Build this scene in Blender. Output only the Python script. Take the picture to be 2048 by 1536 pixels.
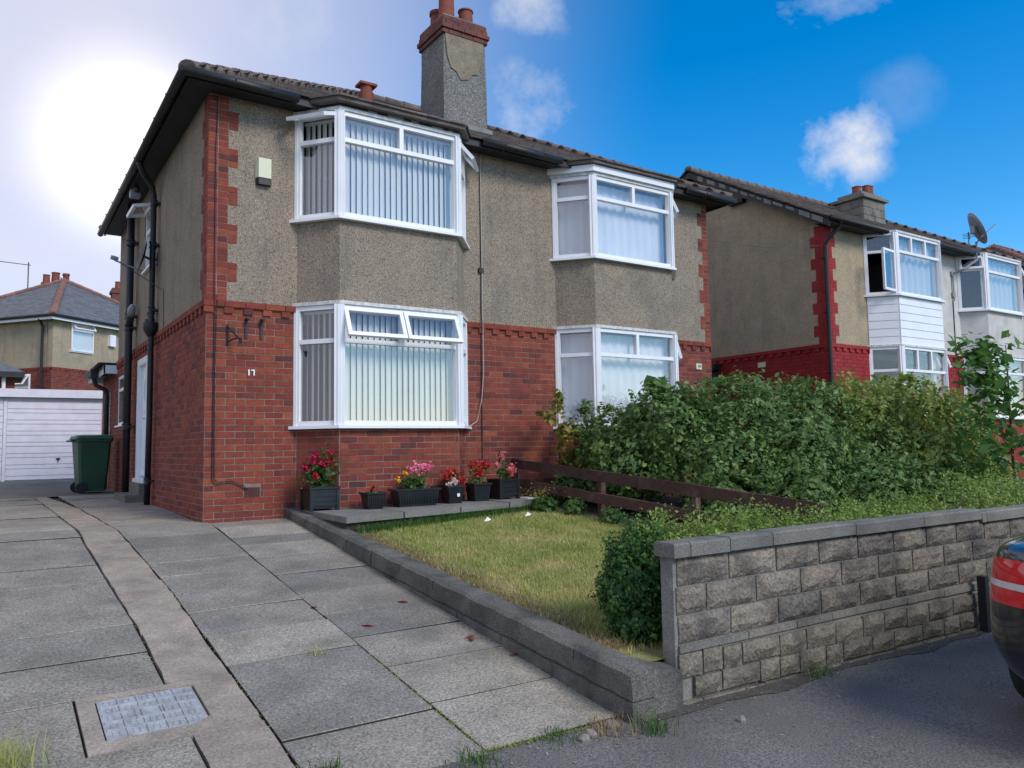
import bpy, bmesh, math, random
import numpy as np
from mathutils import Vector, Matrix
for o in list(bpy.data.objects): bpy.data.objects.remove(o)
S = bpy.context.scene
COL = S.collection
rnd = random.Random(17)
PI = math.pi
rad = math.radians

# ------------------------------------------------------------------ camera
CAM = Vector((-2.052, -9.322, 1.65))
YAW, PITCH, ROLL, FPX = 0.97949, 0.08096, -0.01688, 1566.85
_f = Vector((math.cos(YAW)*math.cos(PITCH), math.sin(YAW)*math.cos(PITCH), math.sin(PITCH)))
_r = Vector((math.sin(YAW), -math.cos(YAW), 0)); _u = _r.cross(_f)
R2 = _r*math.cos(ROLL) + _u*math.sin(ROLL); U2 = _u*math.cos(ROLL) - _r*math.sin(ROLL)
cd = bpy.data.cameras.new('camera'); cam = bpy.data.objects.new('camera', cd); COL.objects.link(cam)
cd.sensor_width = 36; cd.sensor_fit = 'HORIZONTAL'; cd.lens = 36*FPX/2048; cd.clip_start = .05; cd.clip_end = 3000
cam.matrix_world = Matrix((( R2.x, U2.x, -_f.x, CAM.x), (R2.y, U2.y, -_f.y, CAM.y), (R2.z, U2.z, -_f.z, CAM.z), (0,0,0,1)))
S.camera = cam
def depth_of(p): return (Vector(p)-CAM).dot(_f)
def pix(p):
    d = Vector(p)-CAM; z = d.dot(_f)
    return (1024+FPX*d.dot(R2)/z, 768-FPX*d.dot(U2)/z, z)

# ------------------------------------------------------------------ world, sun, exposure
SUN_DIR = Vector((.22, -.72, .62)).normalized()      # towards the veiled sun
W = bpy.data.worlds.new('World'); S.world = W; W.use_nodes = True
nt = W.node_tree; nt.nodes.clear()
def N(tree, t, **kw):
    n = tree.nodes.new(t)
    for k, v in kw.items(): setattr(n, k, v)
    return n
wo = N(nt,'ShaderNodeOutputWorld'); bg = N(nt,'ShaderNodeBackground'); nt.links.new(bg.outputs[0], wo.inputs[0])
sky = N(nt,'ShaderNodeTexSky', sky_type='NISHITA'); sky.sun_disc = False
sky.sun_elevation = math.asin(SUN_DIR.z); sky.sun_rotation = math.atan2(SUN_DIR.x, SUN_DIR.y)
sky.air_density = 1.0; sky.dust_density = .25; sky.ozone_density = 3.0
bg.inputs['Strength'].default_value = .15
hs = N(nt,'ShaderNodeHueSaturation'); hs.inputs['Saturation'].default_value = 1.46; hs.inputs['Value'].default_value = .86
nt.links.new(sky.outputs[0], hs.inputs['Color'])
tc = N(nt,'ShaderNodeTexCoord')
sep = N(nt,'ShaderNodeSeparateXYZ'); nt.links.new(tc.outputs['Generated'], sep.inputs[0])
def wmath(op, a, b=None, clamp=False):
    m = N(nt,'ShaderNodeMath', operation=op); m.use_clamp = clamp
    for i, v in enumerate((a, b)):
        if v is None: continue
        if isinstance(v, (int, float)): m.inputs[i].default_value = v
        else: nt.links.new(v, m.inputs[i])
    return m.outputs[0]
zc = wmath('MAXIMUM', sep.outputs[2], 0.0); zz = wmath('ADD', zc, .22)
cx = wmath('DIVIDE', sep.outputs[0], zz); cy = wmath('DIVIDE', sep.outputs[1], zz)
comb = N(nt,'ShaderNodeCombineXYZ'); nt.links.new(cx, comb.inputs[0]); nt.links.new(cy, comb.inputs[1])
nz = N(nt,'ShaderNodeTexNoise'); nz.inputs['Scale'].default_value = 2.1; nz.inputs['Detail'].default_value = 7; nz.inputs['Roughness'].default_value = .58
nt.links.new(comb.outputs[0], nz.inputs['Vector'])
cr = N(nt,'ShaderNodeMapRange'); cr.inputs[1].default_value = .63; cr.inputs[2].default_value = .86; nt.links.new(nz.outputs[0], cr.inputs[0])
cl = wmath('MULTIPLY', cr.outputs[0], .85, True)
nz2 = N(nt,'ShaderNodeTexNoise'); nz2.inputs['Scale'].default_value = 13; nz2.inputs['Detail'].default_value = 8; nz2.inputs['Roughness'].default_value = .62; nt.links.new(tc.outputs['Generated'], nz2.inputs['Vector'])
for (px_,py_,rad_,amt) in ((1060,-10,3.6,.7),(1060,205,4.0,.6),(1690,290,3.7,1.0),(1800,190,3.2,.12),(570,20,4,.35)):   # separate puffs of cloud, by direction
    dv = (_f+R2*((px_-1024)/FPX)-U2*((py_-768)/FPX)).normalized()
    dn = N(nt,'ShaderNodeVectorMath', operation='DOT_PRODUCT'); nt.links.new(tc.outputs['Generated'], dn.inputs[0]); dn.inputs[1].default_value = dv
    mr = N(nt,'ShaderNodeMapRange', interpolation_type='SMOOTHSTEP'); mr.inputs[1].default_value = math.cos(rad(rad_)); mr.inputs[2].default_value = 1.0; nt.links.new(dn.outputs['Value'], mr.inputs[0])
    sm_ = wmath('SUBTRACT', wmath('ADD', wmath('MULTIPLY', mr.outputs[0], .55), wmath('MULTIPLY', nz2.outputs[0], 2.2)), 1.25, True)
    cl = wmath('MAXIMUM', cl, wmath('MULTIPLY', wmath('MULTIPLY', sm_, wmath('POWER', mr.outputs[0], .5)), amt*1.25, True))
# thin bright cloud veil covering the half of the sky on the drive's side, widened out of view to soften the light
GL = Vector((.125, .932, .335)).normalized()
dt = N(nt,'ShaderNodeVectorMath', operation='DOT_PRODUCT'); nt.links.new(tc.outputs['Generated'], dt.inputs[0]); dt.inputs[1].default_value = GL
v1 = N(nt,'ShaderNodeMapRange', interpolation_type='SMOOTHSTEP'); v1.inputs[1].default_value = -.26; v1.inputs[2].default_value = .42
dl = N(nt,'ShaderNodeVectorMath', operation='DOT_PRODUCT'); nt.links.new(tc.outputs['Generated'], dl.inputs[0]); dl.inputs[1].default_value = (math.cos(rad(150)),math.sin(rad(150)),0); nt.links.new(dl.outputs['Value'], v1.inputs[0])
vn = wmath('ADD', wmath('MULTIPLY', nz.outputs[0], .25), .82, True)      # the veil is uneven
v2 = wmath('MULTIPLY', wmath('MULTIPLY', v1.outputs[0], .92), vn)
hz = N(nt,'ShaderNodeMapRange', interpolation_type='SMOOTHSTEP'); hz.inputs[1].default_value = .22; hz.inputs[2].default_value = -.02; nt.links.new(sep.outputs[2], hz.inputs[0])
v3 = wmath('MULTIPLY', hz.outputs[0], .25)
vv = wmath('MAXIMUM', v2, v3, True)
core = N(nt,'ShaderNodeMapRange', interpolation_type='SMOOTHSTEP'); core.inputs[1].default_value = .984; core.inputs[2].default_value = 1.0006; nt.links.new(dt.outputs['Value'], core.inputs[0])
mx = N(nt,'ShaderNodeMix', data_type='RGBA'); nt.links.new(vv, mx.inputs[0]); nt.links.new(hs.outputs[0], mx.inputs[6]); mx.inputs[7].default_value = (3.4, 3.36, 3.9, 1)
mx2 = N(nt,'ShaderNodeMix', data_type='RGBA'); nt.links.new(wmath('POWER', core.outputs[0], 3.6), mx2.inputs[0]); mxc = N(nt,'ShaderNodeMix', data_type='RGBA'); nt.links.new(cl, mxc.inputs[0]); nt.links.new(mx.outputs[2], mxc.inputs[6]); mxc.inputs[7].default_value = (3.7, 3.7, 3.9, 1); nt.links.new(mxc.outputs[2], mx2.inputs[6]); mx2.inputs[7].default_value = (5.6, 5.5, 5.6, 1)
nt.links.new(mx2.outputs[2], bg.inputs[0])
sd = bpy.data.lights.new('sun','SUN'); sun = bpy.data.objects.new('sun', sd); COL.objects.link(sun)
sd.energy = 1.75; sd.angle = rad(20); sd.color = (1, .92, .80)
sun.rotation_euler = SUN_DIR.to_track_quat('Z','Y').to_euler(); sun.location = (6,-12,14)
S.view_settings.view_transform = 'Standard'; S.view_settings.look = 'None'; S.view_settings.gamma = 1; S.view_settings.exposure = 0.66
S.view_settings.use_curve_mapping = False

# ------------------------------------------------------------------ materials
def new_mat(name):
    m = bpy.data.materials.new(name); m.use_nodes = True; t = m.node_tree
    b = t.nodes['Principled BSDF']; return m, t, b
def ramp(t, fac, stops, interp='LINEAR'):
    r = N(t,'ShaderNodeValToRGB'); r.color_ramp.interpolation = interp
    e = r.color_ramp.elements
    while len(e) < len(stops): e.new(.5)
    for i,(p,c) in enumerate(stops): e[i].position = p; e[i].color = (*c, 1)
    t.links.new(fac, r.inputs[0]); return r.outputs[0]
def mixc(t, fac, a, b, mode='MIX'):
    m = N(t,'ShaderNodeMix', data_type='RGBA', blend_type=mode)
    for i, v in ((0,fac),(6,a),(7,b)):
        if isinstance(v,(int,float)): m.inputs[i].default_value = v
        elif isinstance(v,tuple): m.inputs[i].default_value = (*v,1)
        else: t.links.new(v, m.inputs[i])
    return m.outputs[2]
def noise(t, scale, detail=4, rough=.55, coord=None, dist=0):
    n = N(t,'ShaderNodeTexNoise'); n.inputs['Scale'].default_value = scale; n.inputs['Detail'].default_value = detail; n.inputs['Roughness'].default_value = rough; n.inputs['Distortion'].default_value = dist
    g = coord or N(t,'ShaderNodeNewGeometry').outputs['Position']
    t.links.new(g, n.inputs['Vector']); return n.outputs[0]
def rand01(t):
    g = N(t,'ShaderNodeNewGeometry'); o = N(t,'ShaderNodeObjectInfo')
    a = N(t,'ShaderNodeMath', operation='ADD'); t.links.new(g.outputs['Random Per Island'], a.inputs[0]); t.links.new(o.outputs['Random'], a.inputs[1])
    f = N(t,'ShaderNodeMath', operation='FRACT'); t.links.new(a.outputs[0], f.inputs[0]); return f.outputs[0]
def bump(t, b, h, strength, dist):
    n = N(t,'ShaderNodeBump'); n.inputs['Strength'].default_value = strength; n.inputs['Distance'].default_value = dist
    t.links.new(h, n.inputs['Height']); t.links.new(n.outputs[0], b.inputs['Normal'])
def m_plain(name, c, rough=.5, metal=0, nscale=0, namt=.12, spec=.5, coat=0):
    m,t,b = new_mat(name); b.inputs['Base Color'].default_value = (*c,1); b.inputs['Roughness'].default_value = rough; b.inputs['Metallic'].default_value = metal
    b.inputs['Specular IOR Level'].default_value = spec; b.inputs['Coat Weight'].default_value = coat
    if nscale:
        n = noise(t, nscale, 5)
        lo = tuple(x*(1-namt*2) for x in c); hi = tuple(min(1,x*(1+namt)) for x in c)
        t.links.new(ramp(t, n, [(.3,lo),(.7,hi)]), b.inputs['Base Color'])
    return m
def m_var(name, cols, nscale=6, fine=60, fineamt=.35, rough=.9, bstr=.4, bdist=.01, stain=None, stscale=1.2, stlo=.5, sthi=.75, stmax=1.0, spots=None):
    """mineral / organic: colour picked per piece (cols), mottled by noise, fine grain, optional stain"""
    m,t,b = new_mat(name); b.inputs['Roughness'].default_value = rough; b.inputs['Specular IOR Level'].default_value = .25
    k = len(cols); c = ramp(t, rand01(t), [(i/max(1,k-1) if k>1 else 0, q) for i,q in enumerate(cols)] if k>1 else [(0,cols[0]),(1,cols[0])])
    n1 = noise(t, nscale, 5); n2 = noise(t, fine, 3)
    c = mixc(t, .55, c, ramp(t, n1, [(.28,(.55,.55,.55)),(.72,(1.25,1.25,1.25))]), 'MULTIPLY')
    c = mixc(t, fineamt, c, ramp(t, n2, [(.3,(.35,.35,.35)),(.7,(1.5,1.5,1.5))]), 'MULTIPLY')
    if stain:
        s = noise(t, stscale, 6, .6); c = mixc(t, ramp(t, s, [(stlo,(0,0,0)),(sthi,(stmax,)*3)]), c, stain)
    if spots: c = mixc(t, ramp(t, noise(t, spots[0], 2, .5), [(spots[1],(0,0,0)),(spots[1]+.04,(.6,.6,.6))]), c, spots[2])
    t.links.new(c, b.inputs['Base Color'])
    ad = N(t,'ShaderNodeMath', operation='ADD'); t.links.new(n1, ad.inputs[0]); t.links.new(n2, ad.inputs[1])
    bump(t, b, ad.outputs[0], bstr, bdist); return m
def m_leaf(name, cols, rough=.45, trans=.38, patch=0):
    m,t,b = new_mat(name); b.inputs['Roughness'].default_value = rough; b.inputs['Specular IOR Level'].default_value = .35
    k = len(cols); rv = rand01(t)
    if patch:
        ma = N(t,'ShaderNodeMath', operation='MULTIPLY_ADD'); t.links.new(rv, ma.inputs[0]); ma.inputs[1].default_value = .5; mr = N(t,'ShaderNodeMapRange'); mr.inputs[1].default_value = .3; mr.inputs[2].default_value = .7; mr.inputs[3].default_value = -.2; mr.inputs[4].default_value = .7; t.links.new(noise(t, patch, 5, .6), mr.inputs[0]); t.links.new(mr.outputs[0], ma.inputs[2]); ma.use_clamp = True; rv = ma.outputs[0]
    c = ramp(t, rv, [(i/(k-1), q) for i,q in enumerate(cols)]); t.links.new(c, b.inputs['Base Color'])
    tr = N(t,'ShaderNodeBsdfTranslucent'); t.links.new(c, tr.inputs[0]); ms = N(t,'ShaderNodeMixShader'); ms.inputs[0].default_value = trans
    t.links.new(b.outputs[0], ms.inputs[1]); t.links.new(tr.outputs[0], ms.inputs[2]); t.links.new(ms.outputs[0], t.nodes['Material Output'].inputs[0]); return m
def m_pebble(name, base=(.30,.247,.19), dark=(.115,.096,.078), light=(.43,.375,.31), stain=(.10,.10,.10), clean=False):
    m,t,b = new_mat(name); b.inputs['Roughness'].default_value = .95; b.inputs['Specular IOR Level'].default_value = .15
    v = N(t,'ShaderNodeTexVoronoi'); v.inputs['Scale'].default_value = 95; g = N(t,'ShaderNodeNewGeometry'); t.links.new(g.outputs['Position'], v.inputs['Vector'])
    sx = N(t,'ShaderNodeSeparateColor'); t.links.new(v.outputs['Color'], sx.inputs[0])
    c = ramp(t, sx.outputs[0], [(0,dark),(.25,base),(.7,base),(1,light)])
    c = mixc(t, .5, c, ramp(t, noise(t,2.3,6,.65), [(.3,(.68,.7,.74)),(.7,(1.18,1.14,1.08))]), 'MULTIPLY')
    if not clean:
        s = noise(t, .9, 7, .68, dist=.4); c = mixc(t, ramp(t, s, [(.52,(0,0,0)),(.8,(.6,.6,.6))]), c, stain)
        mp = N(t,'ShaderNodeMapping'); mp.inputs['Scale'].default_value = (5,5,.45); t.links.new(g.outputs['Position'], mp.inputs[0]); st = noise(t, 1.0, 5, .6, coord=mp.outputs[0]); c = mixc(t, ramp(t, st, [(.54,(0,0,0)),(.78,(.55,.55,.55))]), c, stain)
        p = noise(t, 9, 2); c = mixc(t, ramp(t, p, [(.74,(0,0,0)),(.78,(.5,.5,.5))]), c, light)
    t.links.new(c, b.inputs['Base Color']); bump(t, b, v.outputs['Distance'], .7, .012); return m
def m_glass(name, tint=(1,1,1), refl=1.0):
    m = bpy.data.materials.new(name); m.use_nodes = True; t = m.node_tree; t.nodes.clear()
    o = N(t,'ShaderNodeOutputMaterial'); tr = N(t,'ShaderNodeBsdfTransparent'); tr.inputs[0].default_value = (*tint,1)
    gl = N(t,'ShaderNodeBsdfGlossy'); gl.inputs['Roughness'].default_value = .01
    lw = N(t,'ShaderNodeFresnel'); gg = N(t,'ShaderNodeNewGeometry'); io = N(t,'ShaderNodeMath', operation='MULTIPLY_ADD'); t.links.new(gg.outputs['Backfacing'], io.inputs[0]); io.inputs[1].default_value = 1/1.6-1.6; io.inputs[2].default_value = 1.6; t.links.new(io.outputs[0], lw.inputs[0])
    mu = N(t,'ShaderNodeMath', operation='MULTIPLY'); mu.use_clamp = True; t.links.new(lw.outputs[0], mu.inputs[0]); mu.inputs[1].default_value = 1.75*refl
    ms = N(t,'ShaderNodeMixShader'); t.links.new(mu.outputs[0], ms.inputs[0]); t.links.new(tr.outputs[0], ms.inputs[1]); t.links.new(gl.outputs[0], ms.inputs[2]); t.links.new(ms.outputs[0], o.inputs[0]); return m

M = {}
BR = [(.19,.042,.032),(.23,.052,.034),(.26,.062,.036),(.21,.046,.034),(.28,.075,.040),(.14,.036,.032),(.24,.054,.034),(.205,.045,.034),(.10,.036,.036)]
M['brick'] = m_var('brick', BR, 9, 90, .4, .85, .5, .006, (.07,.04,.038), 2.6, .64, .9)
M['brick_red'] = m_var('brick_painted', [(.30,.022,.022),(.27,.02,.022),(.32,.03,.028)], 3, 70, .2, .6, .3, .004)
M['brick_cap'] = m_var('brick_chimney', [(.20,.07,.055),(.14,.06,.055),(.24,.085,.06)], 8, 80, .4, .9, .5, .006, (.05,.05,.045), 4, .5, .8)
M['mortar'] = m_var('mortar', [(.31,.265,.22)], 12, 120, .4, .95, .3, .004, (.10,.08,.07), 2.2, .45, .75)
M['mortar_red'] = m_var('mortar_painted', [(.26,.02,.02)], 6, 90, .2, .7, .2, .003)
M['pebble'] = m_pebble('pebbledash')
M['pebble_tan'] = m_pebble('pebbledash_tan', (.42,.34,.235), (.20,.16,.115), (.54,.47,.36), (.16,.15,.14))
M['pebble_dark'] = m_pebble('pebbledash_chimney', (.19,.19,.18), (.07,.075,.07), (.42,.42,.40), (.06,.06,.06))
M['render_smooth'] = m_var('smooth_render', [(.55,.53,.50)], 2, 60, .12, .9, .2, .003, (.40,.40,.40), 1.4, .5, .8)
M['upvc'] = m_plain('white_upvc', (.80,.81,.84), .32, 0, 3, .03)
M['upvc_dull'] = m_plain('weathered_white_trim', (.62,.62,.60), .5, 0, 14, .18)
M['black'] = m_plain('black_plastic', (.014,.014,.016), .5, 0, 7, .2)
M['blacktrim'] = m_plain('black_painted_timber', (.018,.018,.022), .6, 0, 6, .25)
M['cable'] = m_plain('black_cable', (.012,.012,.013), .5)
M['whitecable'] = m_plain('pale_cable', (.45,.40,.34), .5)
M['glass'] = m_glass('window_glass')
M['dark'] = m_plain('room_interior', (.22,.21,.20), .9)
M['slat'] = m_plain('blind_fabric', (.66,.68,.66), .8)
M['net'] = m_plain('net_curtain_fabric', (.66,.69,.74), .9, 0, 2, .05)
M['curtain'] = m_plain('pale_curtain', (.55,.56,.58), .9)
M['washed'] = m_var('washed_grit', [(.10,.09,.078)], 9, 70, .7, 1, .6, .006, (.06,.055,.048), 5, .5, .8)
M['dirt'] = m_plain('joint_dirt', (.03,.027,.023), 1)
M['tile'] = m_var('roof_tile', [(.13,.11,.105),(.18,.15,.14),(.11,.098,.095),(.21,.17,.155)], 7, 50, .4, .9, .5, .008, (.20,.19,.15), 3.5, .58, .8)
M['slate'] = m_var('roof_slate', [(.13,.135,.15),(.16,.165,.18),(.11,.115,.125),(.18,.175,.18)], 5, 50, .3, .7, .3, .005)
M['ridge'] = m_var('clay_ridge', [(.30,.13,.10),(.24,.12,.095),(.33,.17,.13)], 7, 50, .4, .9, .4, .008, (.14,.12,.10), 4, .5, .75)
M['ridge_dark'] = m_var('weathered_ridge', [(.15,.115,.10),(.18,.135,.115),(.12,.10,.09)], 7, 50, .4, .9, .4, .008, (.20,.19,.16), 4, .55, .8)
M['lead'] = m_var('lead_flashing', [(.22,.22,.22)], 9, 60, .4, .7, .4, .006, (.42,.42,.40), 6, .6, .75)
M['patch'] = m_var('cement_patch', [(.25,.21,.155)], 6, 40, .4, .95, .5, .01, (.13,.13,.10), 4, .5, .75)
M['pot'] = m_var('chimney_pot_clay', [(.27,.085,.055),(.22,.07,.05)], 6, 60, .3, .8, .3, .004, (.10,.06,.05), 5, .5, .8)
M['slab'] = m_var('paving_concrete', [(.24,.222,.193),(.30,.275,.228),(.20,.187,.168),(.35,.32,.262),(.27,.249,.214),(.22,.205,.183)], 3.0, 75, .85, .92, .5, .004, (.10,.10,.085), 1.6, .50, .80, .75, (24,.70,(.34,.33,.30)))
M['sandstone'] = m_var('worn_sandstone', [(.35,.295,.24),(.31,.265,.22),(.38,.32,.26)], 5, 70, .45, .95, .7, .012, (.15,.14,.12), 2.2, .5, .8)
M['kerb'] = m_var('kerb_concrete', [(.15,.145,.13),(.19,.18,.16),(.13,.13,.12)], 5, 90, .7, .95, .9, .014, (.055,.055,.055), 2.4, .42, .68)
M['stone'] = m_var('pitched_stone', [(.25,.215,.17),(.20,.178,.15),(.28,.24,.19),(.175,.16,.14)], 7, 45, .6, .95, .8, .02, (.05,.05,.052), 3.6, .46, .66, .72)
M['rubble'] = m_var('rubble_stone', [(.22,.195,.15),(.18,.165,.13),(.25,.22,.17)], 8, 50, .6, .95, .8, .018, (.06,.06,.055), 3, .5, .75)
M['coping'] = m_var('coping_stone', [(.20,.19,.165),(.24,.225,.195),(.17,.165,.15)], 6, 80, .6, .95, .6, .008, (.07,.07,.07), 3, .5, .75)
M['wallmortar'] = m_var('cement_mortar', [(.25,.238,.218)], 7, 80, .5, .95, .6, .01, (.09,.09,.09), 3, .45, .75)
M['asphalt'] = m_var('asphalt', [(.165,.157,.144)], 1.3, 90, .95, .85, .6, .004, (.095,.095,.095), .8, .5, .85)
M['soil'] = m_var('soil', [(.065,.05,.038)], 8, 60, .6, 1, .9, .02, (.03,.025,.02), 5, .5, .8)
M['turf'] = m_var('turf', [(.36,.31,.14)], 3, 90, .6, 1, .7, .015, (.11,.15,.035), 1.6, .42, .62)
M['terrain'] = m_var('far_ground', [(.10,.12,.05)], .4, 10, .4, 1, .3, .02)
M['concrete'] = m_var('yard_concrete', [(.17,.155,.13)], 2, 90, .5, .95, .4, .006, (.09,.085,.075), 1.5, .5, .8)
M['path'] = m_var('path_concrete', [(.235,.225,.205),(.20,.195,.18)], 4, 100, .6, .95, .5, .006, (.11,.115,.09), 2, .5, .8)
M['fence'] = m_var('stained_fence_timber', [(.085,.042,.036),(.105,.055,.046),(.07,.038,.034)], 5, 40, .5, .85, .6, .008, (.14,.12,.10), 3.5, .56, .8)
M['planter'] = m_plain('dark_plastic_planter', (.010,.012,.016), .42, 0, 9, .25)
M['garage'] = m_plain('white_garage_paint', (.66,.64,.71), .45, 0, 5, .05)
M['bin'] = m_plain('green_bin_plastic', (.018,.075,.038), .45, 0, 4, .12)
M['bin_lid'] = m_plain('green_bin_lid', (.035,.10,.055), .42, 0, 5, .12)
M['bin_dark'] = m_plain('dark_bin_plastic', (.03,.032,.034), .5, 0, 5, .2)
M['galv'] = m_plain('galvanised_steel', (.40,.42,.44), .5, .25, 14, .15)
M['grey'] = m_plain('grey_plastic', (.26,.28,.30), .4)
M['cream'] = m_plain('cream_plastic', (.60,.62,.45), .4)
M['bark'] = m_var('bark', [(.10,.075,.05)], 20, 60, .5, .95, .7, .01)
M['wire'] = m_plain('steel_wire', (.10,.10,.10), .5, .5)
M['dishgrey'] = m_plain('dish_grey', (.22,.25,.28), .45)
M['white'] = m_plain('white_paint', (.82,.82,.82), .4)
M['carpaint'] = m_plain('black_car_paint', (.010,.013,.016), .18, 0, 0, 0, .5, 1.0)
M['tyre'] = m_plain('tyre_rubber', (.02,.02,.02), .8)
M['alloy'] = m_plain('alloy', (.5,.5,.52), .3, .9)
M['lens_red'] = m_plain('red_lens', (.55,.006,.014), .12, 0, 0, 0, .6, .8)
M['lens_clear'] = m_plain('clear_lens', (.55,.52,.52), .15, 0, 0, 0, .6, .8)
M['carglass'] = m_plain('tinted_car_glass', (.012,.014,.016), .05, 0, 0, 0, .8)
M['stonechip'] = m_var('pale_stone_chip', [(.26,.23,.20),(.34,.31,.28),(.20,.16,.13)], 20, 60, .4)
L_ = M
M['lf_hedge'] = m_leaf('box_leaf', [(.20,.31,.06),(.31,.43,.085),(.13,.21,.045),(.38,.48,.12)])
M['lf_dark'] = m_leaf('rose_leaf', [(.07,.14,.038),(.12,.215,.055),(.17,.28,.075),(.09,.165,.052),(.26,.35,.10)])
M['lf_lime'] = m_leaf('yellow_green_leaf', [(.13,.23,.045),(.24,.34,.065),(.35,.39,.09),(.17,.28,.055),(.38,.32,.11)])
M['lf_ball'] = m_leaf('box_ball_leaf', [(.025,.085,.025),(.045,.13,.035),(.075,.18,.045),(.15,.24,.045)])
M['lf_tree'] = m_leaf('round_leaf', [(.075,.17,.035),(.12,.25,.05),(.09,.20,.045)])
M['lf_maple'] = m_leaf('yellow_maple_leaf', [(.22,.22,.04),(.30,.27,.05),(.16,.19,.04)])
M['lf_ger'] = m_leaf('geranium_leaf', [(.035,.09,.02),(.06,.14,.03),(.10,.17,.04)])
M['grass'] = m_leaf('lawn_grass', [(.19,.29,.06),(.29,.36,.085),(.42,.43,.12),(.54,.48,.19),(.62,.52,.28)], .6, .3, 1.7)
M['grass_lush'] = m_leaf('long_grass', [(.05,.13,.02),(.08,.18,.03),(.04,.10,.02)], .5, .3)
M['straw'] = m_leaf('dead_grass', [(.30,.21,.11),(.24,.16,.085),(.36,.27,.15)], .8, .2)
M['fl_crimson'] = m_leaf('crimson_petal', [(.30,.006,.03),(.42,.01,.05),(.22,.004,.03)], .6, .2)
M['fl_red'] = m_leaf('red_petal', [(.42,.008,.012),(.55,.012,.015),(.30,.005,.01)], .6, .2)
M['fl_pink'] = m_leaf('pink_petal', [(.80,.16,.30),(.85,.30,.42),(.72,.12,.24)], .6, .2)
M['fl_coral'] = m_leaf('coral_petal', [(.75,.13,.14),(.80,.25,.25),(.62,.08,.10)], .6, .2)
M['fl_yellow'] = m_leaf('yellow_petal', [(.75,.42,.02),(.7,.35,.02)], .6, .2)
M['fl_white'] = m_leaf('blush_petal', [(.75,.5,.52),(.8,.7,.7)], .6, .2)

# ------------------------------------------------------------------ mesh helpers
ORG = {}
def V(*a): return np.array(a, float)
class MB:
    def __init__(s): s.v = []; s.f = []; s.mi = []
    def add(s, vs, fs, mi=0):
        b = len(s.v); s.v.extend([tuple(map(float,p)) for p in vs]); s.f.extend([tuple(b+i for i in f) for f in fs]); s.mi.extend([mi]*len(fs)); return s
    def obox(s, O, A, B, Cc, a, b, c, mi=0):
        O,A,B,Cc = (np.asarray(q,float) for q in (O,A,B,Cc))
        vs = [O+A*i+B*j+Cc*k for k in c for j in b for i in a]
        fs = [(0,2,3,1),(4,5,7,6),(0,1,5,4),(2,6,7,3),(0,4,6,2),(1,3,7,5)]
        if np.dot(np.cross(A,B),Cc)*(a[1]-a[0])*(b[1]-b[0])*(c[1]-c[0]) < 0: fs = [f[::-1] for f in fs]
        return s.add(vs, fs, mi)
    def box(s, x0,x1,y0,y1,z0,z1, mi=0): return s.obox((0,0,0),(1,0,0),(0,1,0),(0,0,1),(x0,x1),(y0,y1),(z0,z1), mi)
    def prism(s, poly, z0, z1, mi=0):
        n = len(poly); area = sum(poly[i][0]*poly[(i+1)%n][1]-poly[(i+1)%n][0]*poly[i][1] for i in range(n))
        if area < 0: poly = poly[::-1]
        z0f = z0 if callable(z0) else (lambda x,y: z0); z1f = z1 if callable(z1) else (lambda x,y: z1)
        vs = [(x,y,z0f(x,y)) for x,y in poly]+[(x,y,z1f(x,y)) for x,y in poly]
        fs = [tuple(range(n-1,-1,-1)), tuple(range(n,2*n))]+[(i,(i+1)%n,n+(i+1)%n,n+i) for i in range(n)]
        return s.add(vs, fs, mi)
    def loft(s, rings, cap=True, closed=True, mi=0):
        n = len(rings[0]); vs = [p for r in rings for p in r]; fs = []
        for k in range(len(rings)-1):
            for i in range(n if closed else n-1):
                j = (i+1)%n; fs.append((k*n+i,k*n+j,(k+1)*n+j,(k+1)*n+i))
        if cap: fs += [tuple(range(n-1,-1,-1)), tuple(range((len(rings)-1)*n, len(rings)*n))]
        return s.add(vs, fs, mi)
    def tube(s, pts, r, seg=8, mi=0, flat=1.0):
        pts = [np.asarray(p,float) for p in pts]; rings = []
        for i,p in enumerate(pts):
            d = pts[min(i+1,len(pts)-1)]-pts[max(i-1,0)]; d = d/(np.linalg.norm(d)+1e-9)
            up = V(0,0,1) if abs(d[2]) < .9 else V(1,0,0)
            a = np.cross(up,d); a /= np.linalg.norm(a); b = np.cross(d,a)
            rr = r[i] if isinstance(r,(list,tuple)) else r
            rings.append([p+(a*math.cos(t)+b*math.sin(t)*flat)*rr for t in [2*PI*k/seg for k in range(seg)]])
        return s.loft(rings, mi=mi)
    def lathe(s, c, prof, seg=16, mi=0, axis=(0,0,1)):
        c = np.asarray(c,float); ax = np.asarray(axis,float); ax /= np.linalg.norm(ax)
        up = V(1,0,0) if abs(ax[0]) < .9 else V(0,1,0); a = np.cross(ax,up); a /= np.linalg.norm(a); b = np.cross(ax,a)
        rings = [[c+ax*z+(a*math.cos(t)+b*math.sin(t))*r for t in [2*PI*k/seg for k in range(seg)]] for r,z in prof]
        return s.loft(rings, mi=mi)
    def build(s, name, mat, parent=None, smooth=False, kind=None, loc=None):
        org = ORG[parent.name] if parent is not None else (np.asarray(loc,float) if loc is not None else V(0,0,0))
        me = bpy.data.meshes.new(name); vv = np.array(s.v)-org
        me.from_pydata(vv.tolist(), [], s.f)
        for q in (mat if isinstance(mat,(list,tuple)) else [mat]): me.materials.append(M[q] if isinstance(q,str) else q)
        if isinstance(mat,(list,tuple)): me.polygons.foreach_set('material_index', s.mi)
        if smooth: me.polygons.foreach_set('use_smooth', [True]*len(me.polygons))
        me.update()
        o = bpy.data.objects.new(name, me); COL.objects.link(o); ORG[o.name] = org
        if parent is not None: o.parent = parent
        else: o.location = org
        if kind: o['kind'] = kind
        return o
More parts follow.
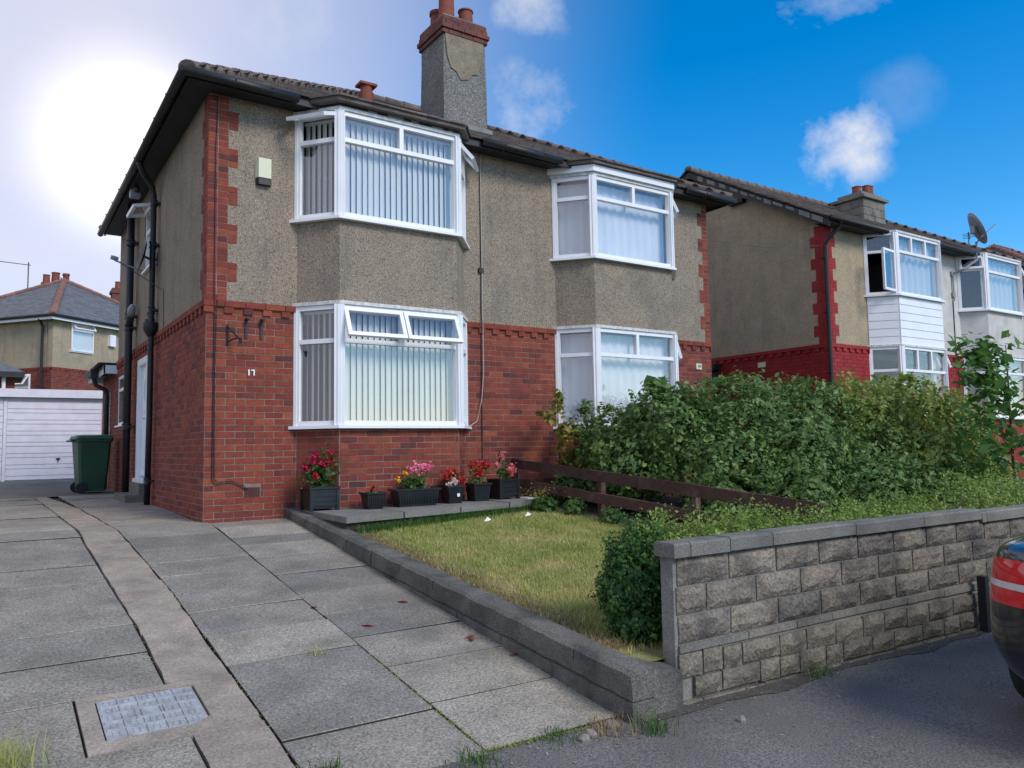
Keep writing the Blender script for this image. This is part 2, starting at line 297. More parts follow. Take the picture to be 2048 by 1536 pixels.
def npmesh(name, verts, faces4, mat, parent=None, kind=None, loc=None, tri=False):
    org = ORG[parent.name] if parent is not None else (np.asarray(loc,float) if loc is not None else V(0,0,0))
    verts = (np.asarray(verts)-org).astype(np.float32); k = faces4.shape[1]; nf = len(faces4)
    me = bpy.data.meshes.new(name); me.vertices.add(len(verts)); me.vertices.foreach_set('co', verts.ravel())
    me.loops.add(nf*k); me.loops.foreach_set('vertex_index', faces4.astype(np.int32).ravel())
    me.polygons.add(nf); me.polygons.foreach_set('loop_start', np.arange(0,nf*k,k,dtype=np.int32)); me.polygons.foreach_set('loop_total', np.full(nf,k,dtype=np.int32))
    me.materials.append(M[mat]); me.update(calc_edges=True); me.validate()
    o = bpy.data.objects.new(name, me); COL.objects.link(o); ORG[o.name] = org
    if parent is not None: o.parent = parent
    else: o.location = org
    if kind: o['kind'] = kind
    return o
def thing(name, label, cat, loc=(0,0,0), group=None):
    o = bpy.data.objects.new(name, None); COL.objects.link(o); o.location = loc; o.empty_display_size = .1
    ORG[o.name] = np.asarray(loc,float); o['label'] = label; o['category'] = cat
    if group: o['group'] = group
    return o
def tag(o, label, cat, group=None):
    o['label'] = label; o['category'] = cat
    if group: o['group'] = group
    return o
def struct(o): o['kind'] = 'structure'; return o

class Frame:     # a vertical wall frame: u runs left to right as seen from outside, n points outwards
    def __init__(s, p0, p1, z=0):
        s.O = V(p0[0],p0[1],z); d = V(p1[0]-p0[0], p1[1]-p0[1], 0); s.L = np.linalg.norm(d); s.U = d/s.L; s.N = V(s.U[1],-s.U[0],0); s.Z = V(0,0,1); s.ang = math.atan2(s.U[1], s.U[0])
    def P(s, u, n, v): return s.O+s.U*u+s.N*n+s.Z*v
    def box(s, mb, u, n, v, mi=0): return mb.obox(s.O, s.U, s.N, s.Z, u, n, v, mi)

# ------------------------------------------------------------------ brickwork
BM = bpy.data.meshes.new('brick'); _b = MB().box(0,1,0,1,0,1); BM.from_pydata(_b.v, [], _b.f); BM.update()
def brick_mesh(mat):
    k = 'brick_'+mat
    if k not in bpy.data.meshes: m = BM.copy(); m.name = k; m.materials.append(M[mat])
    return bpy.data.meshes[k]
CH = .076; BL = .225; J = .010
def courses(fr, u0, u1, v0, n, off=0, holes=(), proud=0.006, ch=CH, bl=BL):
    """stretcher bond rects in frame fr between u0..u1, n courses up from v0, minus holes (u0,u1,v0,v1)"""
    out = []
    for k in range(n):
        a, b = v0+k*ch, v0+(k+1)*ch; iv = [(u0,u1)]
        for h in holes:
            if h[2] < b-.02 and h[3] > a+.02:
                nv = []
                for p,q in iv:
                    if h[0] > p: nv.append((p,min(q,h[0])))
                    if h[1] < q: nv.append((max(p,h[1]),q))
                iv = [w for w in nv if w[1]-w[0] > .02]
        s = off + (bl/2 if k % 2 else 0)
        for p,q in iv:
            i = math.floor((p-s)/bl); x = s+i*bl
            while x < q-.015:
                l, r = max(x,p), min(x+bl,q)
                if r-l > .03: out.append((fr, l+J/2, r-J/2, a+J/2, b-J/2, proud+rnd.uniform(-.0018,.0018)))
                x += bl
    return out
def lay_bricks(lst, thing_, wall_of, mat, nmax):
    """largest nmax bricks as objects under their wall, the rest one joined part"""
    sc = []
    for i,b in enumerate(lst):
        fr = b[0]; c = fr.P((b[1]+b[2])/2, 0, (b[3]+b[4])/2); px = pix(c)
        vis = (0 < px[0] < 2048 and 0 < px[1] < 1536 and px[2] > 0); n = np.dot(fr.N, np.array(CAM)-c)
        p0, p1 = pix(fr.P(b[1],0,b[3])), pix(fr.P(b[2],0,b[4]))
        sc.append((abs(p1[0]-p0[0])*abs(p1[1]-p0[1]) if vis and n > 0 else 0, i))
    sc.sort(reverse=True); big = set(i for s,i in sc[:nmax] if s > 20); mb = MB()
    me = brick_mesh(mat)
    for i,b in enumerate(lst):
        fr,u0,u1,v0,v1,pr = b; D = .05
        if i in big:
            o = bpy.data.objects.new('brick', me); COL.objects.link(o); w = wall_of(b); o.parent = w
            p = fr.P(u0,pr,v0); o.location = p-ORG[w.name]; o.rotation_euler = (rnd.uniform(-.006,.006),rnd.uniform(-.008,.008),fr.ang); o.scale = (u1-u0, D, v1-v0)
        else: fr.box(mb,(u0,u1),(pr-D,pr),(v0,v1))
    if mb.v: o = mb.build('brickwork', mat, thing_, kind='stuff')

# ------------------------------------------------------------------ heights of the ground
RS = .124
def ramp_z(x, y):
    if y < -5.95: return asph_z(x,-5.95)+.004
    if y < -.2: return .89+RS*y
    return .8652+.0135*(y+.2)
def asph_z(x, y): return .14-.014*(x-.9)+.012*(min(y,-5.9)+5.9)
def lawn_z(x, y): return .955+.095*y
def kerb_top(y): return .985+.096*y
def terr_z(x, y):
    far = max(0, min(1, (y-14)/20.))
    base = .55+.0*x if y > -5 else -.25
    if -5 <= y <= 2: base = -.25+(.55+.25)*(y+5)/7
    return base+far*2.35

# ================================================================== SETTING
def grid(name, x0,x1,nx,y0,y1,ny, zf, mat, uneven=0):
    xs = np.linspace(x0,x1,nx); ys = np.linspace(y0,y1,ny); vs = [(x,y,zf(x,y)+(rnd.uniform(-uneven,uneven))) for y in ys for x in xs]
    fs = [(j*nx+i, j*nx+i+1, (j+1)*nx+i+1, (j+1)*nx+i) for j in range(ny-1) for i in range(nx-1)]
    return MB().add(vs,fs).build(name, mat, smooth=True)
struct(grid('ground', -400, 400, 81, -300, 500, 161, terr_z, 'terrain'))
struct(grid('road', -40, 60, 51, -30, -5.55, 26, lambda x,y: asph_z(x,y), 'asphalt'))
# soil bed under the paving, and the drive slabs
mb = MB()
ys = [-5.93,-4,-2,-.2,3,6.2]
for a,b in zip(ys[:-1],ys[1:]):
    mb.add([(-4.9,a,ramp_z(0,a)-.035),(1.0,a,ramp_z(0,a)-.035),(1.0,b,ramp_z(0,b)-.035),(-4.9,b,ramp_z(0,b)-.035)],[(0,1,2,3)])
drive = struct(mb.build('driveway','dirt'))
yard = grid('yard', -9, 4.2, 14, 6.2, 22, 17, lambda x,y: .8652+.0135*(y+.2)-.004, 'concrete'); struct(yard)
sideb = grid('side_ground', -9, -4.9, 3, -5.9, 6.2, 8, lambda x,y: ramp_z(x,y)-.05, 'turf'); struct(sideb)
garden2 = grid('garden_soil', 4.0, 24, 9, -5.8, 7, 14, lambda x,y: min(.93,lawn_z(x,y)-.02)-.012*max(0,x-6), 'soil'); struct(garden2)
sl = []
colA = [.25,-.15,-.63,-1.16,-1.68,-2.16,-2.68,-3.19,-3.74,-4.30,-5.36,-5.93]
colB = [.25,-.40,-.95,-1.30,-1.85,-2.45,-3.05,-3.62,-4.16,-4.72,-5.30,-5.90]
colL = [6.1,5.5,4.9,4.3,3.7,3.1,2.5,1.9,1.3,.75,.2,-.38,-.95,-1.55,-2.1,-2.7,-3.3,-3.85,-4.42,-5.11,-5.55,-5.95]
def edgeR(y): return -.80-.09*max(0,min(1,(y+2.6)/2.6))-.02*max(0,y)
def edgeL(y): return -1.165-.07*max(0,min(1,(y+3.4)/2.6))-.02*max(0,y)
for a,b in zip(colA[1:],colA[:-1]): sl.append((edgeR((a+b)/2),.055,a,b))
for a,b in zip(colB[1:],colB[:-1]): sl.append((.055,.93,a,b))
for y in np.arange(.25,6,.55): sl.append((edgeR(y)-.0,-.01,y,min(6.15,y+.55)))
for a,b in zip(colL[1:],colL[:-1]):
    w = (a+b)/2; e = edgeL(w)
    if -5.2 < w < -4.2: e = -1.62
    st = e; wd = 1.9
    for k in range(4): sl.append((st-wd,st,a,b)); st -= wd; wd = .9
for (x0,x1,y0,y1) in sl:
    g = .005; d = rnd.uniform(-.003,.004); tx = rnd.uniform(-.005,.005); ty = rnd.uniform(-.005,.005)
    e0 = lambda y: edgeR(y) if abs(x0-edgeR((y0+y1)/2)) < 1e-6 else x0
    e1 = lambda y: edgeL(y) if abs(x1-edgeL((y0+y1)/2)) < 1e-6 else x1
    p = [(e0(y0)+g,y0+g),(e1(y0)-g,y0+g),(e1(y1)-g,y1-g),(e0(y1)+g,y1-g)]; p = [(x+rnd.uniform(-.003,.003),y+rnd.uniform(-.003,.003)) for x,y in p]
    zf = lambda x,y: ramp_z(0,y)+d+tx*(x-x0)+ty*(y-y0)
    q = MB(); n = 4; b = .004; cx_, cy_ = (x0+x1)/2,(y0+y1)/2
    ins = [(x+(b if x < cx_ else -b), y+(b if y < cy_ else -b)) for x,y in p]
    q.loft([[(x,y,zf(x,y)-.06) for x,y in p],[(x,y,zf(x,y)-b) for x,y in p]],mi=1,cap=False); q.loft([[(x,y,zf(x,y)-b) for x,y in p],[(x,y,zf(x,y)) for x,y in ins]],cap=False); q.add([(x,y,zf(x,y)) for x,y in ins],[(0,1,2,3)])
    q.build('paving_slab',['slab','dirt'],drive)
# worn sandstone strip
y = -5.95
while y < 6.17:
    h = rnd.uniform(.35,.95); e = min(6.18,y+h); n = 5
    def jag(): return rnd.uniform(-.006,.006)
    Ls = [(edgeL(y+(e-y)*i/n)+jag()+.012, y+(e-y)*i/n+.004) for i in range(n+1)]; Rs = [(edgeR(y+(e-y)*i/n)+jag()-.012, y+(e-y)*i/n+.004) for i in range(n+1)]
    if y > 3: Rs = [(x-.12*(yy-3)/2.5,yy) for x,yy in Rs]
    poly = Ls[::-1]+Rs; poly = [(x,yy-(.008 if yy > e-.002 else 0)) for x,yy in poly]
    poly = [(max(x,-1.0) if (-4.98 < yy < -4.44 and x < -1.0) else x, yy) for x,yy in poly]
    dz = rnd.uniform(-.004,.006)
    MB().prism(poly, lambda x,y: ramp_z(0,y)-.06, lambda x,y: ramp_z(0,y)+dz).build('strip_flag','sandstone',drive)
    y = e
# lawn and house path
mb = MB(); lawn_poly = [(1.08,-5.72),(4.16,-5.72),(4.16,-.80),(1.08,-1.55)]
nx, ny = 30, 44; xs = np.linspace(1.05,4.2,nx); ys = np.linspace(-5.84,-.6,ny)
lawn = struct(MB().add([(x,y,lawn_z(x,y)-.012+.012*math.sin(x*3.1+y*2)*math.cos(y*2.3)) for y in ys for x in xs],[(j*nx+i,j*nx+i+1,(j+1)*nx+i+1,(j+1)*nx+i) for j in range(ny-1) for i in range(nx-1)]).build('lawn','turf',smooth=True))
path = struct(MB().prism([(1.06,-1.55),(4.16,-.86),(4.16,.05),(1.06,.05)], .5, .93).build('house_path','soil'))
for a,b in ((1.05,1.78),(1.79,2.6),(2.61,3.4),(3.41,4.16)):
    ya, yb = -1.60+.215*(a-1.05), -1.60+.215*(b-1.05)
    MB().prism([(a+.004,ya),(b-.004,yb),(b-.004,.02),(a+.004,.02)], .90, .968+rnd.uniform(-.004,.004)).build('path_slab','path',path)
# low kerb wall beside the drive
kerb = thing('garden_kerb','low weathered concrete block kerb between drive and lawn','kerb',(.93,-3,.4))
y = -6.02; first = True
while y < .02:
    L = .60 if not first else .52; e = min(.02,y+L)
    q = MB(); n = 6
    for k in range(n):
        a, b = y+(e-y)*k/n+(.004 if k == 0 else 0), y+(e-y)*(k+1)/n-(.004 if k == n-1 else 0)
    ring = lambda yy,dz: [(.93+rnd.uniform(-.010,.006),yy,kerb_top(yy)-.155+dz),(1.10,yy,kerb_top(yy)-.155),(1.10,yy,kerb_top(yy)+dz),(.955,yy,kerb_top(yy)+dz+rnd.uniform(-.004,.003)),(.93+rnd.uniform(-.012,.008),yy,kerb_top(yy)-.022+dz)]
    q.loft([ring(y+.004+(e-y-.008)*k/n,0) for k in range(n+1)]); q.build('kerb_block','kerb',kerb)
    if kerb_top(y)-.155 > ramp_z(1,y)+.01:
        z1 = lambda yy: kerb_top(yy)-.163
        MB().loft([[(.915+rnd.uniform(-.008,.008),yy,min(ramp_z(1,yy),asph_z(1,yy)+.1)-.08),(1.10,yy,.02),(1.10,yy,z1(yy)),(.915+rnd.uniform(-.008,.008),yy,z1(yy))] for yy in np.linspace(y+(0 if y < -6 else .2),min(e+.2,-.3),5)]).build('footing_block','kerb',kerb)
    y = e; first = False
q = MB(); q.loft([[(1.10,yy,.0),(1.345,yy,.0),(1.345,yy,kerb_top(yy)-.06+rnd.uniform(-.01,.01)),(1.10,yy,kerb_top(yy)-.02+rnd.uniform(-.006,.0))] for yy in (-5.985,-5.95,-5.86,-5.74)]); q.build('end_stone','kerb',kerb)
MB().loft([[(.955,yy,.0),(1.12,yy,.0),(1.12,yy,kerb_top(yy)-.02),(.955,yy,kerb_top(yy)-.02)] for yy in np.linspace(-6.0,0,13)]).build('mortar_core','wallmortar',kerb)

# ================================================================== BUILDING HELPERS
def wall_holes(mb, fr, u, n, v, holes, mi=0):
    us = sorted(set([u[0],u[1]]+[min(max(h[i],u[0]),u[1]) for h in holes for i in (0,1)])); vs = sorted(set([v[0],v[1]]+[min(max(h[i],v[0]),v[1]) for h in holes for i in (2,3)]))
    for a,b in zip(us[:-1],us[1:]):
        run = None
        for c,d in zip(vs[:-1],vs[1:]):
            hole = any(h[0] < (a+b)/2 < h[1] and h[2] < (c+d)/2 < h[3] for h in holes)
            if not hole:
                if run and abs(run[1]-c) < 1e-6: run[1] = d
                else:
                    if run: fr.box(mb,(a,b),n,tuple(run),mi)
                    run = [c,d]
        if run: fr.box(mb,(a,b),n,tuple(run),mi)
def light(win, mb, fr, u0, u1, v0, v1, fw=.05, op=0, hinge='top', sashw=.05):
    """one light of a window: fixed pane, or an opening sash turned by op degrees"""
    if not op:
        q = MB(); fr.box(q,(u0,u1),(-.012,-.004),(v0,v1)); q.build('pane','glass',win); return
    a = rad(op); h = v1-v0; w = u1-u0
    if hinge == 'top': O = fr.P(u0-.02,.03,v1+.02); A = fr.U; B = -fr.Z*math.cos(a)+fr.N*math.sin(a); Cn = fr.N*math.cos(a)+fr.Z*math.sin(a); la, lb = w+.04, h+.04
    elif hinge == 'right': O = fr.P(u1+.02,.03,v0-.02); A = fr.Z; B = -fr.U*math.cos(a)+fr.N*math.sin(a); Cn = fr.N*math.cos(a)+fr.U*math.sin(a); la, lb = h+.04, w+.04
    else: O = fr.P(u0-.02,.03,v0-.02); A = fr.Z; B = fr.U*math.cos(a)+fr.N*math.sin(a); Cn = fr.N*math.cos(a)-fr.U*math.sin(a); la, lb = h+.04, w+.04
    s = MB(); t = (-.022,.022)
    s.obox(O,A,B,Cn,(0,la),(0,sashw),t); s.obox(O,A,B,Cn,(0,la),(lb-sashw,lb),t); s.obox(O,A,B,Cn,(0,sashw),(sashw,lb-sashw),t); s.obox(O,A,B,Cn,(la-sashw,la),(sashw,lb-sashw),t)
    for e in (): s.tube([O+A*e+B*.02, O+A*e+B*min(lb*.6,.16)-Cn*.03, fr.P(u0 if hinge!='right' else u1,0,v1) + (A*e if hinge=='top' else 0*A)-fr.Z*.1], .006, 5) if hinge == 'top' else None
    s.build('sash','upvc',win)
    q = MB(); q.obox(O,A,B,Cn,(sashw,la-sashw),(sashw,lb-sashw),(-.004,.004)); q.build('pane','glass',win)
def facet(win, mb, p0, p1, z0, z1, tops=1, tfrac=.27, opens={}, bottoms=1, fw=.055, low_open=None, tall_first=None):
    fr = Frame(p0,p1); L = fr.L; d = (-.035,.035); zt = z1-tfrac*(z1-z0) if tfrac else None
    fr.box(mb,(0,L),d,(z0,z0+fw)); fr.box(mb,(0,L),d,(z1-fw,z1)); fr.box(mb,(0,fw),d,(z0+fw,z1-fw)); fr.box(mb,(L-fw,L),d,(z0+fw,z1-fw))
    if zt:
        fr.box(mb,(fw,L-fw),d,(zt-fw/2,zt+fw/2))
        w = (L-2*fw-(tops-1)*fw)/tops
        for i in range(tops):
            a = fw+i*(w+fw)
            if i: fr.box(mb,(a-fw,a),d,(zt+fw/2,z1-fw))
            light(win, mb, fr, a, a+w, zt+fw/2, z1-fw, op=opens.get(i,0))
        top = zt-fw/2
    else: top = z1-fw
    w = (L-2*fw-(bottoms-1)*fw)/bottoms
    for i in range(bottoms):
        a = fw+i*(w+fw)
        if i: fr.box(mb,(a-fw,a),d,(z0+fw,top))
        o = (low_open or {}).get(i)
        light(win, mb, fr, a, a+w, z0+fw, top, op=o[0] if o else 0, hinge=o[1] if o else 'top')
    return fr
def bay_window(house, pts, z0, z1, specs, sill=.06, label=None, head=True):
    mb = MB(); win = MB().box(pts[1][0]-.02,pts[1][0]+.02,pts[1][1]-.02,pts[1][1]+.02,z0,z1).build('bay_window','upvc',house)
    for k,sp in enumerate(specs): facet(win, mb, pts[k], pts[k+1], z0, z1, **sp)
    for k in (1,2):      # corner posts
        a = V(*pts[k]); d1 = V(*pts[k])-V(*pts[k-1]); d2 = V(*pts[k+1])-V(*pts[k]); bis = d1/np.linalg.norm(d1)+d2/np.linalg.norm(d2); an = math.atan2(bis[1],bis[0])
        A = V(math.cos(an),math.sin(an),0); B = V(A[1],-A[0],0)
        mb.obox(V(a[0],a[1],0),A,B,(0,0,1),(-.06,.06),(-.04,.045),(z0,z1)); mb.obox(V(a[0],a[1],0),A,B,(0,0,1),(-.022,.022),(.045,.056),(z0,z1))
    for k in (0,3):
        fr = Frame(pts[0],pts[1]) if k == 0 else Frame(pts[2],pts[3]); u = 0 if k == 0 else fr.L; fr.box(mb,(u-.02,u+.02),(-.05,.042),(z0,z1))
    mb.build('frame','upvc',win)
    def ring(off): return offset_poly(pts, off)
    MB().prism(ring(.085)+[(pts[3][0]+.03,.06),(pts[0][0]-.03,.06)], z0-.038, z0-.002).build('sill','upvc',win)
    if head: MB().prism(ring(.055)+[(pts[3][0]+.02,.06),(pts[0][0]-.02,.06)], z1+.002, z1+.045).build('head_trim','upvc_dull',win)
    return win
def offset_poly(pts, off):
    """offset an open left-to-right polyline outwards; ends stay on the wall line"""
    out = []; fs = [Frame(pts[i],pts[i+1]) for i in range(len(pts)-1)]
    for i in range(len(pts)):
        if i == 0: p = V(*pts[0])+fs[0].N[:2]*off; t = -(p[1]-0)/fs[0].U[1] if abs(fs[0].U[1]) > 1e-6 else 0; p = p+fs[0].U[:2]*t; 
        elif i == len(pts)-1: p = V(*pts[-1])+fs[-1].N[:2]*off; t = -(p[1]-0)/fs[-1].U[1] if abs(fs[-1].U[1]) > 1e-6 else 0; p = p+fs[-1].U[:2]*t
        else:
            n1, n2 = fs[i-1].N[:2], fs[i].N[:2]; b = n1+n2; b /= np.linalg.norm(b); p = V(*pts[i])+b*off/np.dot(b,n1)
        out.append((p[0],p[1]))
    return out
def tiles(mb, E, U, Lu, Sd, Ls, hL=0, hR=0, gauge=.19, width=.26, th=.02):
    E,U,Sd = (np.asarray(q,float) for q in (E,U,Sd)); Nn = np.cross(U,Sd); n = int(math.ceil(Ls/gauge))
    for r in range(n):
        s = r*gauge; a0, a1 = hL*s, Lu-hR*s; off = (width/2 if r % 2 else 0); x = math.floor((a0-off)/width)*width+off
        while x < a1:
            l, h = max(x,a0-.02), min(x+width,a1+.02)
            if h-l > .03:
                j = rnd.uniform(-.004,.004); k = rnd.uniform(-.008,.008); e = s+gauge+.05
                ll = [E+U*(l+.003)+Sd*(s+k)+Nn*(th*1.6+j), E+U*(h-.003)+Sd*(s+k)+Nn*(th*1.6+j*1.5), E+U*(h-.003)+Sd*e+Nn*.012, E+U*(l+.003)+Sd*e+Nn*.012]
                mb.add([p-Nn*th for p in ll]+ll, [(3,2,1,0),(4,5,6,7),(0,1,5,4),(1,2,6,5),(2,3,7,6),(3,0,4,7)])
            x += width
def ridge_run(parent, a, b, mat, step=.33, r=.10):
    a, b = np.asarray(a,float), np.asarray(b,float); L = np.linalg.norm(b-a); d = (b-a)/L; n = max(1,int(L/step)); side = np.cross(d,V(0,0,1)); side /= np.linalg.norm(side); up = np.cross(side,d)
    for i in range(n):
        s, e = L*i/n, L*(i+1)/n+.03; rings = []
        for t,rr in ((s,r*1.10),(s+.05,r*1.06),(e,r*.93)):
            c = a+d*t-up*.02; rings.append([c+side*(rr*math.cos(q))+up*(rr*.75*math.sin(q)) for q in np.linspace(0,PI,7)]+[c+side*(-rr)*.9-up*.05, c+side*rr*.9-up*.05])
        MB().loft(rings).build('ridge_tile',mat,parent)
def hip_roof(house, x0,x1,y0,y1,z,pitch, tmat='tile', rmat='ridge', gable_left=False):
    t = math.tan(rad(pitch)); hw = (y1-y0)/2; zr = z+hw*t; c, s = math.cos(rad(pitch)), math.sin(rad(pitch)); Ls = hw/c
    roof = MB(); xa = x0+(0 if gable_left else hw); xb = x1-hw; ym = (y0+y1)/2
    if xb < xa: xa = xb = (x0+x1)/2
    base = [(x0,y0,z),(x1,y0,z),(x1,y1,z),(x0,y1,z)]; top = [(xa,ym,zr),(xb,ym,zr)]
    roof.add(base+top,[(3,2,1,0),(0,1,5,4),(2,3,4,5),(1,2,5),(3,0,4)])
    R = roof.build('roof','blacktrim',house)
    mb = MB(); k = c   # hip inset per slope metre in plan
    tiles(mb,(x0,y0,z),(1,0,0),x1-x0,(0,c,s),Ls,0 if gable_left else k,k); tiles(mb,(x1,y1,z),(-1,0,0),x1-x0,(0,-c,s),Ls,k,0 if gable_left else k)
    if not gable_left: tiles(mb,(x0,y1,z),(0,-1,0),y1-y0,(c,0,s),Ls,k,k)
    tiles(mb,(x1,y0,z),(0,1,0),y1-y0,(-c,0,s),Ls,k,k)
    mb.build('tile_courses',tmat,R,kind='stuff')
    up = V(0,0,.045)
    runs = [((x1,y0,z),(xb,ym,zr)),((x1,y1,z),(xb,ym,zr))]+([] if gable_left else [((x0,y0,z),(xa,ym,zr)),((x0,y1,z),(xa,ym,zr))])
    for a,b in runs: ridge_run(R, V(*a)+up, V(*b)+up, rmat)
    if xb-xa > .3: ridge_run(R, V(xa,ym,zr)+up, V(xb,ym,zr)+up, rmat)
    return R, zr
def gutter(house, pts, r=.055): 
    return MB().tube(pts, r, 10).build('gutter','black',house,smooth=True)
def pots_on(parent, spots, zt, mat='pot'):
    for (x,y,r,h,kind) in spots:
        q = MB(); pr = [(r*1.08,-.05),(r*1.05,0),(r*.98,h*.5),(r*.92,h*.8)]
        if kind == 'tall': pr += [(r*.95,h*.82),(r*1.06,h*.85),(r*1.06,h*.89),(r*.95,h*.9),(r*1.05,h*.93),(r*1.05,h*.97),(r*.9,h)]
        elif kind == 'cowl': pr += [(r*.92,h*.82),(r*1.1,h*.83),(r*1.1,h*.97),(r*.98,h)]
        else: pr += [(r*.93,h*.93),(r*1.05,h*.94),(r*1.05,h)]
        pr += [(r*.75,h),(r*.7,h*.4)]
        q.lathe((x,y,zt),pr,20); q.build('chimney_pot',mat,parent,smooth=False)
def blind(label, p0, p1, z0, z1, inset=.12, sp=.078, ang=35, w=.085):
    fr = Frame(p0,p1); t = thing('vertical_blind',label,'blind',tuple(fr.P(fr.L/2,-inset,z1)))
    q = MB(); fr.box(q,(.03,fr.L-.03),(-inset-.02,-inset+.02),(z1-.035,z1)); q.build('headrail','upvc',t)
    u = .07
    while u < fr.L-.05:
        a = rad(ang+rnd.uniform(-6,6)); A = fr.U*math.cos(a)+fr.N*math.sin(a); B = fr.N*math.cos(a)-fr.U*math.sin(a); s = MB()
        s.obox(fr.P(u,-inset,0),A,B,fr.Z,(-w/2,w/2),(-.001,.001),(z0+.03,z1-.036)); s.build('slat','slat',t); u += sp
    return t
def curtain(label, p0, p1, z0, z1, inset=.14, mat='net', amp=.009, wl=.17):
    fr = Frame(p0,p1); n = max(8,int(fr.L/wl*8)); rows = [z0+.02,(z0+z1)/2,z1-.02]; vs = []; 
    for z in rows:
        for i in range(n+1): u = .02+(fr.L-.04)*i/n; vs.append(fr.P(u,-inset+amp*math.sin(2*PI*u/wl)+rnd.uniform(-.002,.002),z))
    fs = [(j*(n+1)+i,j*(n+1)+i+1,(j+1)*(n+1)+i+1,(j+1)*(n+1)+i) for j in range(2) for i in range(n)]
    return tag(MB().add(vs,fs).build('curtain',mat,smooth=True), label, 'curtain')

# ================================================================== SEMI-DETACHED HOUSE (numbers 17 and 19)
HX = 8.39; HY = 7.2
house = thing('semi_detached_house','brick and grey pebbledash semi-detached pair with white bay windows and tall chimney','house',(4.2,3.6,.9))
F = Frame((0,0),(HX,0)); SL = Frame((0,HY),(0,0)); SRt = Frame((HX,0),(HX,HY))
bayA = [(1.06,0),(1.43,-.45),(3.06,-.45),(3.42,0)]; bayB = [(5.03,0),(5.42,-.45),(7.03,-.45),(7.45,0)]
V0 = 3.41-34*CH
holesL = [(HY-4.80,HY-3.83,1.12,3.18),(HY-7.10,HY-6.20,2.17,3.11),(HY-4.34,HY-3.55,4.55,5.55)]
walls = {}
def lower(name, fr, u0, u1, holes=()):
    mb = MB(); wall_holes(mb, fr, (u0,u1), (-.22,.0), (.4,3.40), holes); return mb.build('brick_wall','mortar',house)
wF1 = lower('a',F,0.0,1.06); wF2 = lower('b',F,3.42,5.03); wF3 = lower('c',F,7.45,HX); wS = lower('d',SL,0,HY-.225,holesL)
for u0,u1 in ((.0,1.06),(3.42,5.03),(7.45,HX)): mb = MB(); F.box(mb,(u0,u1),(-.22,.004),(3.404,5.9)); mb.build('render_wall','pebble',house)
mb = MB(); wall_holes(mb, SL, (0,HY-.225), (-.22,.004), (3.404,5.9), holesL); mb.build('render_wall','pebble',house)
mb = MB(); SRt.box(mb,(.23,HY-.23),(-.22,0),(.4,5.9)); mb.box(.01,HX,HY-.22,HY,.4,5.9); mb.build('back_wall','pebble',house)
mb = MB(); mb.box(.23,HX-.23,.24,HY-.23,3.22,3.36); mb.box(.23,HX-.23,2.1,2.2,.6,5.85); mb.box(4.15,4.25,.24,HY-.23,.6,5.85); mb.box(.23,HX-.23,.1,HY-.23,.5,.62); mb.build('interior','dark',house)
# bays: brick plinth, pebbledash apron
bl = []
for bay in (bayA,bayB):
    pl = MB().prism(bay+[(bay[3][0],.2),(bay[0][0],.2)], .4, 1.905).build('bay_plinth','mortar',house); walls[id(bay)] = pl
    MB().prism(offset_poly(bay,.006)+[(bay[3][0],.2),(bay[0][0],.2)], 3.448, 4.437).build('bay_apron','pebble',house)
    for k in range(3):
        fr = Frame(bay[k],bay[k+1]); fr.own = pl; bl += courses(fr, .004 if k else .0, fr.L-.004, V0, 14, off=-.06 if k != 1 else 0)
    for k in range(3):   # brick-on-edge course under the sill
        fr = Frame(bay[k],bay[k+1]); fr.own = pl; bl += [(fr,a+J/2,b-J/2,V0+14*CH+.004,V0+14*CH+.004+.052,.006) for a,b in [(fr.L*i/max(1,round(fr.L/.225)),fr.L*(i+1)/max(1,round(fr.L/.225))) for i in range(max(1,round(fr.L/.225)))]]
F.own = None
def wall_for(b):
    fr = b[0]
    if getattr(fr,'own',None): return fr.own
    if fr is SL: return wS
    return wF1 if b[1] < 1.06 else (wF2 if b[1] < 5.03 else wF3)
NC = 32
AIR = (.44,.635,1.115,1.25)
for u0,u1 in ((0,1.055),(3.425,5.025),(7.455,HX)): bl += courses(F,u0,u1,V0,NC,off=0 if u0 < 5 else .03,holes=[AIR])
bl += courses(SL,0,HY,V0,NC,off=HY,holes=holesL)
# projecting band with dentils, on front and side
def band(fr,u0,u1):
    out = []; u = u0
    while u < u1-.02:
        e = min(u+.235,u1); out.append((fr,u+.003,e-.003,V0+33*CH+.003,V0+34*CH-.003,.034)); u = e
    u = u0; k = 0
    while u < u1-.02:
        e = min(u+.112,u1); out.append((fr,u+.004,e-.004,V0+32*CH+.004,V0+33*CH-.004,.030 if k % 2 == 0 else .004)); u = e; k += 1
    return out
for u0,u1 in ((-.034,1.055),(3.425,5.025),(7.455,HX+.02)): bl += band(F,u0,u1)
bl += band(SL,0,HY+.0)
